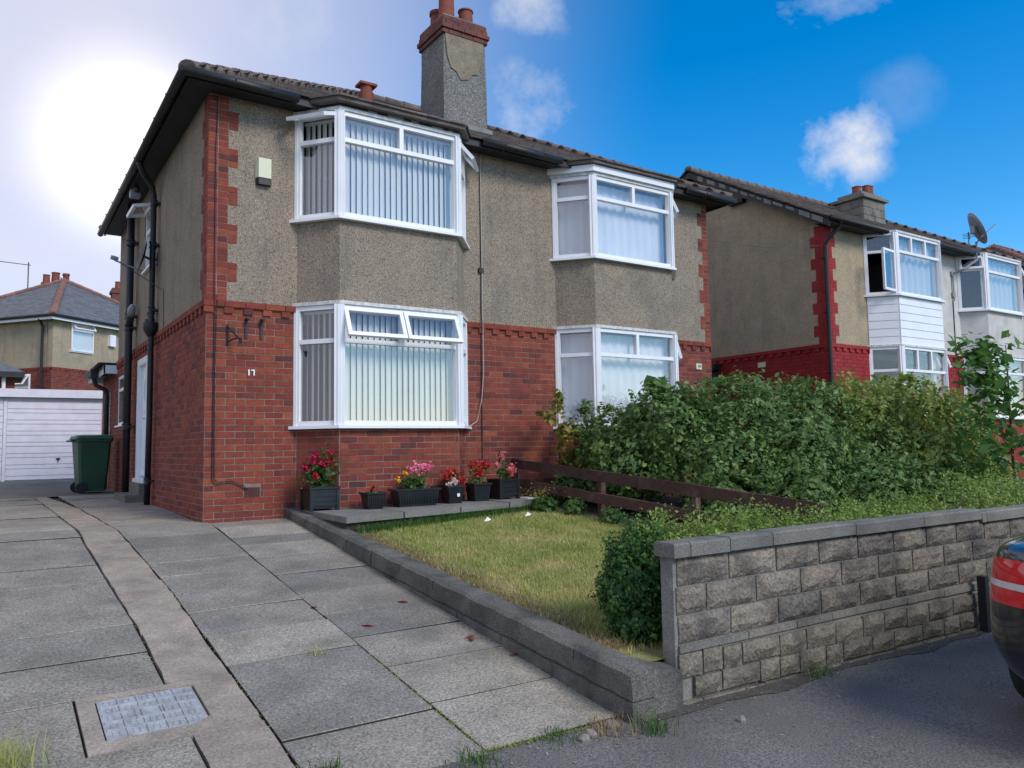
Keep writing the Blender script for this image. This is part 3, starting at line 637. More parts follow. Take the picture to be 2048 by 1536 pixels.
# quoins
def quoin(fr, edge, sgn, w_short, w_long, n=32, ph=2, proud=.010):
    out = []
    for k in range(n):
        kk = n-1-k; g = ((kk+3-ph)//3) % 2; w = w_short if g == 0 else w_long; z = 3.41+k*CH
        a = .112 if k % 2 else .225
        cuts = [0,.115,w] if w < .26 else ([0,.115,w] if kk % 3 != 1 else [0,.115,.23,w])
        if w < .16: cuts = [0,w] 
        for p,q in zip(cuts[:-1],cuts[1:]):
            u0,u1 = (edge+p,edge+q) if sgn > 0 else (edge-q,edge-p); out.append((fr,u0+.004,u1-.004,z+.004,z+CH-.004,proud+rnd.uniform(-.001,.001)))
    return out
bl += quoin(F,-.008,1,.235,.345); bl += quoin(SL,HY+.008,-1,.20,.30,ph=3); bl += quoin(F,HX,-1,.13,.235)
lay_bricks(bl, house, wall_for, 'brick', 290)
for fr,a,b in ((F,0,.232),(SL,HY-.2,HY),(F,HX-.13,HX)): mb = MB(); fr.box(mb,(a,b),(0,.0065),(3.41,5.84)); mb.build('quoin_mortar','mortar',house)
# windows
wtop = dict(tops=1,opens={0:72}); 
bay_window(house, bayA, 4.48, 5.80, [dict(tops=1,opens={0:68}), dict(tops=2), dict(tops=1,opens={0:40})])
bay_window(house, bayA, 1.95, 3.40, [dict(tops=1,tfrac=.30), dict(tops=2,tfrac=.30,opens={0:24,1:24}), dict(tops=1,tfrac=.30)])
bay_window(house, bayB, 4.48, 5.72, [dict(tops=1), dict(tops=2), dict(tops=1,opens={0:22})])
bay_window(house, bayB, 1.95, 3.40, [dict(tops=1), dict(tops=2), dict(tops=1,opens={0:14})])
MB().prism(offset_poly(bayB,.09)+[(7.5,.05),(4.98,.05)], 5.768, 5.865).build('bay_fascia','upvc',house)
# bay roofs
def bay_roof(bay, z0, z1, mat='tile'):
    o = offset_poly(bay,.14); i = [(bay[0][0]-.1,.25),(bay[3][0]+.1,.25)]
    r0 = [(x,y,z0) for x,y in o]; r1 = [(x,y,z0+.05) for x,y in o]
    top = [(bay[0][0]-.12,.22,z1+.1),(bay[1][0]-.05,.10,z1+.06),(bay[2][0]+.05,.10,z1+.06),(bay[3][0]+.12,.22,z1+.1)]
    q = MB(); q.loft([r0,r1,top],cap=False,closed=False); q.add(r0+[(bay[3][0]+.14,.2,z0),(bay[0][0]-.14,.2,z0)],[(5,4,3,2,1,0)]); R = q.build('bay_roof',mat,house)
    e = MB()
    for k in range(3):
        fr = Frame(o[k],o[k+1]); u = 0
        while u < fr.L: w = rnd.uniform(.16,.24); fr.box(e,(u,min(u+w-.006,fr.L)),(-.16,.03+rnd.uniform(-.008,.008)),(z0+.045+rnd.uniform(0,.006),z0+.065+rnd.uniform(0,.008))); u += w
    e.build('bay_eave_tiles',mat,R,kind='stuff')
bay_roof(bayA,5.885,6.02); bay_roof(bayB,5.875,6.02)
mb = MB(); mb.prism(offset_poly(bayA,.04)+[(3.48,.05),(1.0,.05)],5.848,5.884); mb.build('bay_fascia','blacktrim',house)
fl = MB()
for u,w,h in ((.35,.12,.03),(.62,.22,.06),(.95,.10,.04),(1.25,.16,.03),(1.5,.06,.03)): Frame(bayA[1],bayA[2]).box(fl,(u,u+w),(.042,.052),(5.842,5.842+h))
fl.build('peeling_flashing','lead',house,kind='stuff')
# eaves
EZ = 5.93; OV = .32
mb = MB(); mb.box(-OV+.06,HX+OV-.06,-OV+.06,.02,5.862,5.88); mb.box(-OV+.06,.02,.02,HY+.06,5.862,5.88); mb.box(HX-.02,HX+OV-.06,.02,HY+.06,5.862,5.88); mb.build('soffit','blacktrim',house)
mb = MB()
mb.box(-OV+.03,HX+OV-.03,-OV+.03,-OV+.055,5.835,5.95); mb.box(-OV+.03,-OV+.055,-OV+.06,HY+.08,5.835,5.95); mb.box(HX+OV-.055,HX+OV-.03,-OV+.06,HY+.08,5.835,5.95); mb.build('fascia','blacktrim',house)
roofA, ZR = hip_roof(house, -OV, HX+OV, -OV, HY+.10, EZ, 28.5, 'tile', 'ridge_dark')
g = -OV-.03
for a,b in ((-.36,.95),(3.56,4.93),(7.56,HX+OV+.04)): gutter(house,[(a,g,5.905),(b,g,5.885)])
gutter(house,[(g,g,5.905),(g,HY+.1,5.87)])
mb = MB()
for x in (.2,.62,3.9,4.6,8.0): mb.tube([(x,g-.058,5.91),(x,g,5.84),(x,g+.05,5.84)],.012,5)
for y in np.arange(.4,7.2,.8): mb.tube([(g-.058,y,5.91),(g,y,5.835),(g+.05,y,5.84)],.012,5)
mb.build('gutter_bracket','black',house)
# roof vent
q = MB(); q.lathe((3.05,2.5,7.30),[(.12,0),(.12,.30),(.10,.31),(.10,.40)],14); q.build('vent_pot','pot',roofA)
MB().box(2.90,3.20,2.38,2.62,7.70,7.74).build('vent_cap','pot',roofA)
# chimney stack
ch = MB(); cx0,cx1,cy0,cy1 = 3.84,4.62,1.25,2.02; CT = .10
rg = lambda z,o: [(cx0-o+rnd.uniform(-.006,.006),cy0-o,z),(cx1+o,cy0-o,z),(cx1+o,cy1+o,z),(cx0-o,cy1+o,z)]
ch.loft([rg(6.3,.02),rg(6.9,.015),rg(7.5,.01),rg(8.0,.0),rg(8.32,.0)]); CHM = ch.build('chimney_stack','pebble_dark',roofA)
cb = []
for z,o in ((8.30,.03),(8.376,.055),(8.452,.03),(8.528,.02)):
    for (p0,p1) in (((cx0-o,cy0-o),(cx1+o,cy0-o)),((cx1+o,cy0-o),(cx1+o,cy1+o)),((cx1+o,cy1+o),(cx0-o,cy1+o)),((cx0-o,cy1+o),(cx0-o,cy0-o))):
        fr = Frame(p0,p1); cb += courses(fr,0,fr.L,z,1,off=.11*(z*10 % 2),proud=.004)
q = MB()
for fr,u0,u1,v0,v1,pr in cb: fr.box(q,(u0,u1),(pr-.06,pr),(v0,v1))
q.build('chimney_bricks','brick_cap',roofA,kind='stuff')
MB().box(cx0-.015,cx1+.015,cy0-.015,cy1+.015,8.32,8.62).build('chimney_cap','mortar',roofA)
q = MB(); pp_ = [(cx0+.02,8.31),(cx0+.05,7.95),(cx0+.12,7.75),(cx0+.22,7.70),(cx0+.30,7.58),(cx0+.45,7.62),(cx0+.52,7.72),(cx1-.16,7.74),(cx1-.10,7.9),(cx1-.04,8.31)]
n_ = len(pp_); q.add([(x,cy0-.022,z) for x,z in pp_]+[(x,cy0+.02,z) for x,z in pp_],[tuple(range(n_))]+[(i,n_+i,n_+(i+1)%n_,(i+1)%n_) for i in range(n_)]); q.build('cement_patch','patch',roofA)
pots_on(roofA,[(cx0+.18,cy0+.22,.13,.72,'tall'),(cx0+.22,cy1-.16,.12,.40,'cowl'),(cx1-.2,cy0+.28,.125,.36,'plain'),(cx1-.22,cy1-.2,.12,.34,'plain')],8.6)
q = MB(); q.prism([(cx0-.06,cy0-.1),(cx1+.06,cy0-.1),(cx1+.06,cy0+.02),(cx0-.06,cy0+.02)],lambda x,y: EZ+(y+OV)*.543+.02,lambda x,y: EZ+(y+OV)*.543+.09); q.build('chimney_flashing','lead',roofA)
# side door, step, windows
door = MB(); 
D = lambda q,u,n,v: SL.box(q,(HY-u[1],HY-u[0]),n,v)
D(door,(3.95,4.70),(-.10,-.06),(1.30,3.08)); dr = door.build('door','upvc',house)
q = MB(); D(q,(3.83,3.95),(-.12,.012),(1.26,3.18)); D(q,(4.70,4.80),(-.12,.012),(1.26,3.18)); D(q,(3.95,4.70),(-.12,.012),(3.08,3.18)); D(q,(3.79,4.84),(-.12,.05),(1.20,1.26)); q.build('door_frame','upvc',dr)
q = MB(); 
for v in ((1.42,1.95),(2.05,2.25),): D(q,(4.05,4.60),(-.06,-.05),v)
q.build('door_panel','upvc',dr)
q = MB(); q.lathe(SL.P(HY-4.33,-.06,2.68),[(.19,0),(.19,.012),(.15,.014)],20,axis=SL.N); q.build('fanlight','glass',dr)
q = MB(); q.tube([SL.P(HY-4.08,-.05,2.2),SL.P(HY-4.08,.0,2.2),SL.P(HY-4.18,.0,2.2)],.012,6); D(q,(4.22,4.42),(-.06,-.052),(2.30,2.34)); q.build('door_handle','galv',dr)
q = MB(); D(q,(3.75,4.92),(0,.30),(.80,1.03)); D(q,(3.84,4.79),(-.1,.10),(1.03,1.20)); q.build('door_step','concrete',house)
def side_window(y0,y1,z0,z1,tf,op=0):
    win = MB(); fr = Frame((0,y1),(0,y0)); q = MB(); w = MB().obox(fr.O,fr.U,fr.N,fr.Z,(-.02,fr.L+.02),(-.02,.05),(z0-.03,z0)).build('window','upvc',house)
    facet(w, q, (.04,y1),(.04,y0), z0, z1, tops=1, tfrac=tf, opens={0:op} if op else {}); q.build('frame','upvc',w)
side_window(6.20,7.10,2.18,3.10,.28); side_window(3.56,4.33,4.56,5.54,.36,78)
q = MB(); D(q,(3.4,4.5),(-.30,-.28),(4.4,5.6)); D(q,(5.9,7.1),(-.5,-.48),(2.0,3.2)); q.build('interior','dark',house)
# rear single-storey extension
q = MB(); EX = Frame((0,9.45),(0,HY+.01)); wall_holes(q, EX, (0,EX.L),(-.2,0),(.5,3.28),[(.62,1.25,2.02,2.95)]); q.box(.2,4.0,9.25,9.45,.5,3.28); ext = q.build('brick_wall','mortar',house)
eb = courses(EX,0,EX.L,V0,32,off=.1,holes=[(.62,1.25,2.02,2.95)]); q = MB()
for fr,u0,u1,v0,v1,pr in eb: fr.box(q,(u0,u1),(pr-.05,pr),(v0,v1))
q.build('brickwork','brick',ext,kind='stuff')
q = MB(); EX.box(q,(.62,1.25),(-.12,-.06),(2.02,2.95)); q.build('window_panel','upvc',ext)
q = MB(); EX.box(q,(.56,1.31),(-.05,.06),(1.92,2.02)); q.build('window_sill','upvc',ext)
q = MB(); q.box(-.28,4.2,HY+.32,9.75,3.34,3.42); q.build('extension_roof','blacktrim',house)
q = MB(); q.box(-.26,4.2,9.65,9.70,3.18,3.34); q.box(-.24,-.215,HY+.02,9.65,3.18,3.34); q.box(-.24,.0,7.22,7.25,3.18,3.34); q.build('extension_fascia','upvc',house)
gutter(house,[(-.31,HY+.05,3.34),(-.31,9.75,3.32)],.05)
# pipes on the side wall
def pipe(name, pts, r, collars=(), mat='black'):
    q = MB(); q.tube(pts, r, 12); o = q.build(name,mat,house,smooth=True)
    for (x,y,z) in collars:
        k = MB(); k.lathe((x,y,z-.05),[(r*1.0,0),(r*1.28,.005),(r*1.28,.02),(r*1.12,.03),(r*1.12,.08),(r*1.28,.09),(r*1.28,.105),(r,.11)],12); k.box(x-.01,0.02,y-r*1.5,y+r*1.5,z-.01,z+.02)
        k.build('pipe_collar',mat,o)
    return o
soil = pipe('soil_pipe',[(-.12,5.05,.88),(-.12,5.05,3.6),(-.12,5.05,5.85)],.058,[(-.12,5.05,2.1),(-.12,5.05,3.75),(-.12,5.05,3.95),(-.12,5.05,5.2)])
q = MB(); q.tube([(-.12,5.05,3.78),(-.12,4.95,3.86),(-.12,4.83,3.98)],.06,12); q.build('flue_elbow','black',soil,smooth=True)
q = MB(); q.lathe((-.12,4.85,3.95),[(.062,0),(.062,.10),(.056,.14),(.03,.2),(.0,.22)],14,axis=(0,-.72,.69)); q.build('flue_cap','grey',soil,smooth=True)
dp = pipe('downpipe',[(g,2.75,5.84),(-.26,2.88,5.72),(-.12,3.04,5.60),(-.09,3.06,5.48),(-.09,3.08,3.55),(-.085,3.10,2.2),(-.085,3.17,.88)],.042,[(-.09,3.06,5.35),(-.09,3.07,4.72),(-.09,3.08,3.75),(-.085,3.15,1.25)])
q = MB(); q.lathe((-.10,3.08,3.36),[(.045,0),(.06,.03),(.10,.10),(.105,.2),(.10,.21)],12); q.build('hopper','black',dp,smooth=True)
q = MB(); q.tube([(-.10,3.10,3.58),(-.12,3.20,3.72),(-.02,3.24,3.74)],.02,6); q.tube([(-.10,3.10,3.5),(-.14,3.22,3.62),(-.02,3.24,3.64)],.02,6); q.build('waste_pipe','black',dp)
pipe('downpipe',[(-.31,8.1,3.30),(-.31,8.1,3.12),(-.28,8.1,3.02),(-.10,8.1,2.92),(-.08,8.1,2.8),(-.08,8.1,.90)],.042,[(-.08,8.1,1.7)])
q = MB(); q.prism([(-.38,8.02),(-.24,8.02),(-.24,8.18),(-.38,8.18)],3.14,3.34); q.build('hopper','black',house)
# small fixtures on the front
q = MB(); q.tube([(.085,-.02,5.84),(.088,-.02,5.5),(.075,-.02,5.2),(.08,-.02,3.5),(.08,-.045,3.42),(.085,-.022,3.2),(.085,-.02,1.34),(.12,-.02,1.29),(.30,-.022,1.31),(.40,-.03,1.27),(.46,-.02,1.22)],.005,6); q.tube([(.105,-.02,3.46),(.11,-.046,3.38),(.108,-.02,3.2),(.100,-.02,2.5),(.108,-.02,1.36),(.14,-.02,1.315),(.30,-.022,1.33),(.42,-.03,1.28),(.48,-.02,1.22)],.004,6); q.build('cable','cable',house)
q = MB(); q.tube([(3.70,-.02,5.86),(3.70,-.015,4.2),(3.69,-.02,3.5),(3.69,-.045,3.40),(3.69,-.02,3.2),(3.68,-.02,1.35)],.006,6); q.box(3.66,3.73,-.04,0,4.12,4.19); q.build('cable','cable',house)
q = MB(); q.tube([(3.70,-.03,5.8),(3.71,-.03,3.5),(3.705,-.04,2.7),(3.66,-.05,2.3),(3.58,-.05,2.02),(3.45,-.06,1.95)],.006,6); q.build('phone_wire','whitecable',house)
q = MB(); F.box(q,(.45,.625),(-.02,.008),(1.125,1.24)); ab = q.build('air_brick','brick',house)
q = MB(); [F.box(q,(.462+i*.024,.476+i*.024),(.0,.0095),(1.137+j*.026,1.153+j*.026)) for i in range(7) for j in range(4)]; q.build('air_holes','cable',ab)
q = MB(); q.tube([(.235,-.015,3.13),(.235,-.015,2.89)],.012,6); q.tube([(.235,-.015,3.11),(.31,-.16,2.97),(.335,-.20,2.93)],.011,6); q.tube([(.235,-.015,2.93),(.31,-.16,2.96)],.009,6); q.tube([(.335,-.21,2.96),(.335,-.20,2.89)],.016,6); tag(q.build('basket_bracket','blacktrim',loc=(.235,0,2.9)),'black iron hanging basket bracket on brick wall near the corner','bracket')
for x,lab in ((.435,'rusty iron strap bracket nearer the house corner'),(.61,'rusty iron strap bracket nearer the bay window')):
    q = MB(); q.box(x,x+.03,-.022,-.004,2.98,3.22); q.box(x+.0,x+.035,-.10,-.022,3.195,3.215); q.add([(x,-.10,3.215),(x+.035,-.10,3.215),(x+.035,-.1,3.235),(x,-.1,3.235)],[(0,1,2,3)]); tag(q.build('strap_bracket','blacktrim',loc=(x,0,3)),lab,'bracket')
# number 17 in white figures, 19 plaque
q = MB(); q.box(.478,.493,-.018,-.005,2.545,2.615); q.box(.512,.552,-.018,-.005,2.600,2.615); q.box(.538,.552,-.018,-.005,2.545,2.600); tag(q.build('house_number','white',loc=(.5,0,2.55)),'white figures 17 fixed to the red brick wall','house number')
q = MB(); q.box(7.985,8.115,-.03,-.004,2.93,3.03); pq = tag(q.build('number_plaque','cream',loc=(8.05,0,2.95)),'small pale plaque reading 19 on brick by the hedge','house number')
def text_on(txt, size, loc, parent, mat, ang=0, ex=.002):
    cu = bpy.data.curves.new('figures','FONT'); cu.body = txt; cu.size = size; cu.extrude = ex; cu.align_x = 'CENTER'; to = bpy.data.objects.new('tmp', cu); COL.objects.link(to)
    to.rotation_euler = (PI/2,0,ang); to.location = loc; bpy.context.view_layer.update(); dg = bpy.context.evaluated_depsgraph_get(); me = bpy.data.meshes.new_from_object(to.evaluated_get(dg)); mw = to.matrix_world.copy(); bpy.data.objects.remove(to)
    me.transform(mw); me.transform(Matrix.Translation(-Vector(ORG[parent.name]))); me.materials.clear(); me.materials.append(M[mat]); o = bpy.data.objects.new('figures',me); COL.objects.link(o); o.parent = parent; return o
text_on('19',.085,(8.05,-.033,2.95),pq,'cable')
q = MB(); q.prism([(.535,-.01),(.73,-.01),(.71,-.075),(.56,-.075)],4.93,5.17); al = tag(q.build('alarm_box','cream',loc=(.63,0,4.85)),'cream burglar alarm box with dark base on pebbledash wall','alarm box')
MB().prism([(.54,-.008),(.725,-.008),(.70,-.065),(.565,-.065)],4.85,4.93).build('alarm_base','black',al)
# blinds and curtains
def facets(b): return [(b[i],b[i+1]) for i in range(3)]
labs = [('white vertical blind in upstairs bay over door side cant','white vertical blind behind the wide upstairs bay pane','white vertical blind in the far cant of upstairs bay'),('white vertical blind with gaps in downstairs bay side cant','white vertical blind with dark gaps behind wide downstairs pane','white vertical blind in far cant of downstairs bay')]
for (a,b),lb,an in zip(facets(bayA),labs[0],(30,-22,20)): blind(lb+' of number 17',a,b,4.50,5.76,ang=an)
for (a,b),lb,an in zip(facets(bayA),labs[1],(44,-23,40)): blind(lb+' of number 17',a,b,1.97,3.36,ang=an)
for nm,z0,z1 in (('upstairs',4.50,5.68),('downstairs',1.97,3.36)):
    for (a,b),w in zip(facets(bayB),('near cant','wide front','far cant')): curtain('white net curtain in %s of %s bay, number 19' % (w,nm),a,b,z0,z1)
# dish and floodlight on the side wall
ds = thing('satellite_dish','dark satellite dish on bracket beside the side wall downpipe','satellite dish',(-.1,3.2,4.5))
q = MB(); ax = V(-.97,.0,.22); ax /= np.linalg.norm(ax); c0 = V(-.22,3.10,4.56); q.lathe(c0-ax*.02,[(.0,0),(.09,.004),(.17,.018),(.235,.04),(.24,.04),(.17,.01),(.0,-.01)],22,axis=ax); q.build('reflector','black',ds,smooth=True)
q = MB(); q.tube([(-.0,3.24,4.55),(-.12,3.22,4.55),(-.21,3.12,4.56)],.018,8); q.box(-.02,.0,3.18,3.30,4.47,4.65); q.build('mount','black',ds)
q = MB(); q.tube([c0-V(0,0,.235),c0-V(0,0,.20)+ax*.38],.012,6); q.lathe(c0-V(0,0,.17)+ax*.38,[(.03,-.05),(.035,.0),(.03,.05)],10,axis=ax); q.build('feed_arm','grey',ds)
q = MB(); q.tube([c0-V(0,0,.2)+ax*.35,(-.2,3.0,4.2),(-.03,2.75,4.02),(-.03,2.5,3.95),(-.02,2.5,3.43)],.006,5); q.build('dish_cable','cable',ds)
fl = thing('floodlight','small security floodlight fixed under the black eaves','floodlight',(-.2,3.9,5.7))
q = MB(); q.box(-.30,-.16,3.85,4.0,5.66,5.76); q.build('lamp_head','grey',fl); q = MB(); q.tube([(-.22,3.92,5.76),(-.22,3.92,5.86)],.015,6); q.lathe((-.22,3.8,5.72),[(.04,0),(.05,.05),(.03,.09)],10); q.build('sensor','black',fl)

# ================================================================== SECOND PAIR (beyond number 19)
NX = 11.83; NX1 = 20.25; NH = 6.6; zb = 3.62; zs = 6.02
pair = thing('semi_detached_house','tan pebbledash semi-detached pair with red painted brick base and boarded bay','house',(16,3.3,.9))
G = Frame((NX,0),(NX1,0)); GL_ = Frame((NX,NH),(NX,0))
bC = [(13.20,0),(13.60,-.45),(15.30,-.45),(15.68,0)]; bD = [(17.0,0),(17.38,-.45),(19.1,-.45),(19.5,0)]
def lowr(fr,u0,u1): 
    q = MB(); fr.box(q,(u0,u1),(-.22,0),(.4,zb-.01)); return q.build('brick_wall','mortar_red',pair)
n1 = lowr(G,0,1.37); n2 = lowr(G,3.85,5.17); n3 = lowr(G,7.67,8.42); ns = lowr(GL_,0,NH-.225)
q = MB(); 
G.box(q,(0,1.37),(-.22,.004),(zb-.006,zs+.05)); q.build('render_wall','pebble_tan',pair); q = MB(); GL_.box(q,(0,NH-.225),(-.22,.004),(zb-.006,zs+.05)); q.build('render_wall','pebble_tan',pair)
q = MB(); G.box(q,(3.85,5.17),(-.22,.004),(zb-.006,zs+.05)); q.build('render_wall','render_smooth',pair); q = MB(); G.box(q,(7.67,8.42),(-.22,.004),(zb-.006,zs+.05)); q.build('render_wall','render_smooth',pair)
# gable triangle
q = MB(); ym = NH/2; RZ = 8.10; q.add([(NX-.004,.08,zs+.051),(NX-.004,NH-.08,zs+.051),(NX-.004,ym,RZ-.08),(NX+.2,.08,zs+.051),(NX+.2,NH-.08,zs+.051),(NX+.2,ym,RZ-.08)],[(0,2,1),(3,4,5),(0,1,4,3),(1,2,5,4),(2,0,3,5)]); q.build('gable_wall','pebble_tan',pair)
q = MB(); q.box(NX1-.2,NX1,.22,NH,.4,zs+.05); q.box(NX+.01,NX1,NH-.2,NH-.002,.4,zs+.05); q.build('back_wall','pebble_tan',pair)
q = MB(); q.box(NX+.3,NX1-.3,.24,NH-.3,3.4,3.55); q.box(NX+.3,NX1-.3,2.1,2.2,.6,6); q.box(NX+.3,NX1-.3,.05,NH-.3,.5,.62); q.box(16.0,16.1,.24,NH-.3,.6,6); q.build('interior','dark',pair)
cb = []; v0 = zb-36*CH
for u0,u1 in ((0,1.365),(3.855,5.165),(7.675,8.42)): cb += courses(G,u0,u1,v0,34)
cb += courses(GL_,0,NH,v0,34,off=NH,holes=[(NH-1.75,NH-1.55,3.28,3.40)])
def band2(fr,u0,u1):
    out = []; u = u0
    while u < u1-.02: e = min(u+.235,u1); out.append((fr,u+.002,e-.002,zb-CH+.002,zb-.002,.034)); u = e
    u = u0; k = 0
    while u < u1-.02: e = min(u+.112,u1); out.append((fr,u+.003,e-.003,zb-2*CH+.003,zb-CH-.003,.030 if k % 2 == 0 else .004)); u = e; k += 1
    return out
for u0,u1 in ((-.034,1.365),(3.855,5.165)): cb += band2(G,u0,u1)
cb += band2(GL_,0,NH)
def quoin2(fr, edge, sgn, ws, wl, n):
    out = []
    for k in range(n):
        w = ws if ((k+1)//3) % 2 == 0 else wl; z = zb+k*CH
        for p,q_ in zip([0,.115],[.115,w]):
            u0,u1 = (edge+p,edge+q_) if sgn > 0 else (edge-q_,edge-p); out.append((fr,u0+.003,u1-.003,z+.003,z+CH-.003,.010))
    return out
cb += quoin2(G,-.008,1,.225,.34,31); cb += quoin2(GL_,NH+.008,-1,.225,.34,31)
lay_bricks(cb, pair, lambda b: (ns if b[0] is GL_ else (n1 if b[1] < 1.4 else n2)), 'brick_red', 60)
for fr,a,b in ((G,0,.225),(GL_,NH-.225,NH)): q = MB(); fr.box(q,(a,b),(0,.0065),(zb,zs)); q.build('quoin_mortar','mortar_red',pair)
for bay,apm in ((bC,'boards'),(bD,'render_smooth')):
    MB().prism(bay+[(bay[3][0],.2),(bay[0][0],.2)], .4, 2.12).build('bay_plinth','brick_red',pair)
    if apm == 'boards':
        ap = MB().prism(bay+[(bay[3][0],.2),(bay[0][0],.2)], 3.64, 4.66).build('bay_apron','upvc',pair)
        for k in range(3):
            fr = Frame(bay[k],bay[k+1])
            for i in range(6): bq = MB(); fr.box(bq,(.005,fr.L-.005),(.004,.022),(3.65+i*.168,3.65+(i+1)*.168-.014)); bq.build('cladding_board','upvc',ap)
    else: MB().prism(bay+[(bay[3][0],.2),(bay[0][0],.2)], 3.64, 4.66).build('bay_apron',apm,pair)
bay_window(pair,bC,4.70,6.00,[dict(tops=1,tfrac=.3,low_open={0:(55,'right')}),dict(tops=3,tfrac=.3),dict(tops=1)])
bay_window(pair,bC,2.16,3.60,[dict(tops=1,tfrac=.34,opens={}),dict(tops=3,tfrac=.34),dict(tops=1,opens={0:20})])
bay_window(pair,bD,4.70,6.00,[dict(tops=1,tfrac=.27,opens={0:12}),dict(tops=1,tfrac=.3),dict(tops=1,opens={0:25})])
bay_window(pair,bD,2.16,3.60,[dict(tops=1),dict(tops=1),dict(tops=1)])
for b_,nm,lst in ((bC,'boarded bay',((4.72,5.96,'upstairs'),(2.18,3.56,'downstairs'))),(bD,'smooth rendered bay',((4.72,5.96,'upstairs'),(2.18,3.56,'downstairs')))):
    for z0,z1,s in lst:
        if (nm,s) == ('boarded bay','downstairs'): continue
        curtain('pale curtain behind the wide %s pane of %s' % (s,nm),b_[1],b_[2],z0,z1,mat='curtain',amp=.03,wl=.24)
# roof with gable verge
t = math.tan(rad(29.5)); q = MB(); x0,x1 = NX-.30,NX1+.3; y0,y1 = -.32,NH+.32; ez = 6.06
mid = (y0+y1)/2; rz = ez+(mid-y0)*t; hw = mid-y0
RB = [(x0,y0,ez),(x1,y0,ez),(x1,y1,ez),(x0,y1,ez),(x0,mid,rz),(x1-hw,mid,rz)]
q.add(RB+[(x,y,z-.05) for x,y,z in RB],[(0,1,5,4),(2,3,4,5),(1,2,5),(6,10,11,7),(8,11,10,9),(7,11,8),(0,4,10,6),(4,3,9,10),(0,6,7,1),(1,7,8,2),(2,8,9,3)]); rf = q.build('roof','blacktrim',pair)
c, s = math.cos(rad(29.5)), math.sin(rad(29.5)); q = MB()
tiles(q,(x0-.03,y0,ez),(1,0,0),x1-x0+.03,(0,c,s),hw/c,0,c); tiles(q,(x1,y1,ez),(-1,0,0),x1-x0+.03,(0,-c,s),hw/c,c,0); tiles(q,(x1,y0,ez),(0,1,0),y1-y0,(-c,0,s),hw/c,c,c); q.build('tile_courses','tile',rf,kind='stuff')
ridge_run(rf,(x0,mid,rz+.04),(x1-hw,mid,rz+.04),'ridge_dark'); ridge_run(rf,(x1,y0,ez+.04),(x1-hw,mid,rz+.04),'ridge_dark')
for sg,yy in ((1,y0),(-1,y1)):      # barge boards
    a = V(x0,yy,ez-.02); b = V(x0,mid,rz-.02); q = MB(); d = (b-a)/np.linalg.norm(b-a); q.obox(a,d,(1,0,0),(0,0,1),(0,np.linalg.norm(b-a)),(.0,.03),(-.17,-.01)); bb = q.build('barge_board','blacktrim',rf)
    q = MB(); L = np.linalg.norm(b-a); u = .15
    while u < L-.25: w = rnd.uniform(.10,.30); q.obox(a,d,(1,0,0),(0,0,1),(u,u+w),(-.004,.0),(-.12+rnd.uniform(-.03,.03),-.05+rnd.uniform(-.02,.02))); u += w+rnd.uniform(.04,.16)
    q.build('flaking_paint','lead',bb,kind='stuff')
q = MB(); q.box(NX-.12,NX,1.9,2.3,7.0,7.08); q.build('purlin_end','blacktrim',rf)
gutter(pair,[(NX-.28,-.36,6.04),(NX1+.3,-.36,6.01)]); q = MB(); q.box(NX-.26,NX1+.26,-.30,.02,5.99,6.005); q.build('soffit','blacktrim',pair); q = MB(); q.box(NX-.26,NX1+.26,-.31,-.29,5.96,6.08); q.build('fascia','blacktrim',pair)
pp = MB().tube([(NX+.05,-.36,6.0),(NX+.02,-.33,5.9),(NX-.10,-.14,5.68),(NX-.11,-.08,5.55),(NX-.11,-.08,2.2),(NX-.11,-.08,.9)],.042,10).build('downpipe','black',pair,smooth=True)
for z in (5.3,4.2,3.0,2.0): q = MB(); q.box(NX-.16,NX-.06,-.12,.0,z,z+.03); q.build('pipe_collar','black',pp)
hp = MB().tube([(NX-.12,2.9,3.35),(NX-.12,2.9,3.2),(NX-.08,2.9,3.05),(NX-.06,2.9,.9)],.05,10).build('downpipe','black',pair,smooth=True); MB().prism([(NX-.24,2.78),(NX-.0,2.78),(NX,3.02),(NX-.24,3.02)],3.32,3.46).build('hopper','black',hp)
q = MB(); GL_.box(q,(NH-1.75,NH-1.55),(-.02,.012),(3.285,3.395)); q.build('air_brick','cream',pair)
# stone-clad chimney of the second pair
k0 = MB().box(15.62,16.52,1.45,2.15,6.4,7.62).build('chimney_stack','lead',rf)
q = MB(); 
for z in np.arange(6.8,7.55,.2):
    for p0,p1 in (((15.60,1.43),(16.54,1.43)),((15.60,2.17),(15.60,1.43))):
        fr = Frame(p0,p1); u = rnd.uniform(-.2,0)
        while u < fr.L:
            w = rnd.uniform(.2,.38); a,b = max(0,u),min(fr.L,u+w)
            if b-a > .04: fr.box(q,(a+.006,b-.006),(-.03,.008+rnd.uniform(0,.008)),(z+.006,z+.194))
            u += w
q.build('cladding_stones','coping',k0,kind='stuff')
MB().box(15.52,16.62,1.35,2.25,7.62,7.69).build('chimney_cap','coping',rf); MB().box(15.64,16.50,1.47,2.13,7.69,7.80).build('chimney_flaunching','coping',rf)
pots_on(rf,[(15.80,1.7,.11,.20,'plain'),(16.05,1.6,.10,.24,'plain'),(16.22,1.62,.10,.26,'plain'),(16.38,1.75,.10,.20,'plain')],7.78)
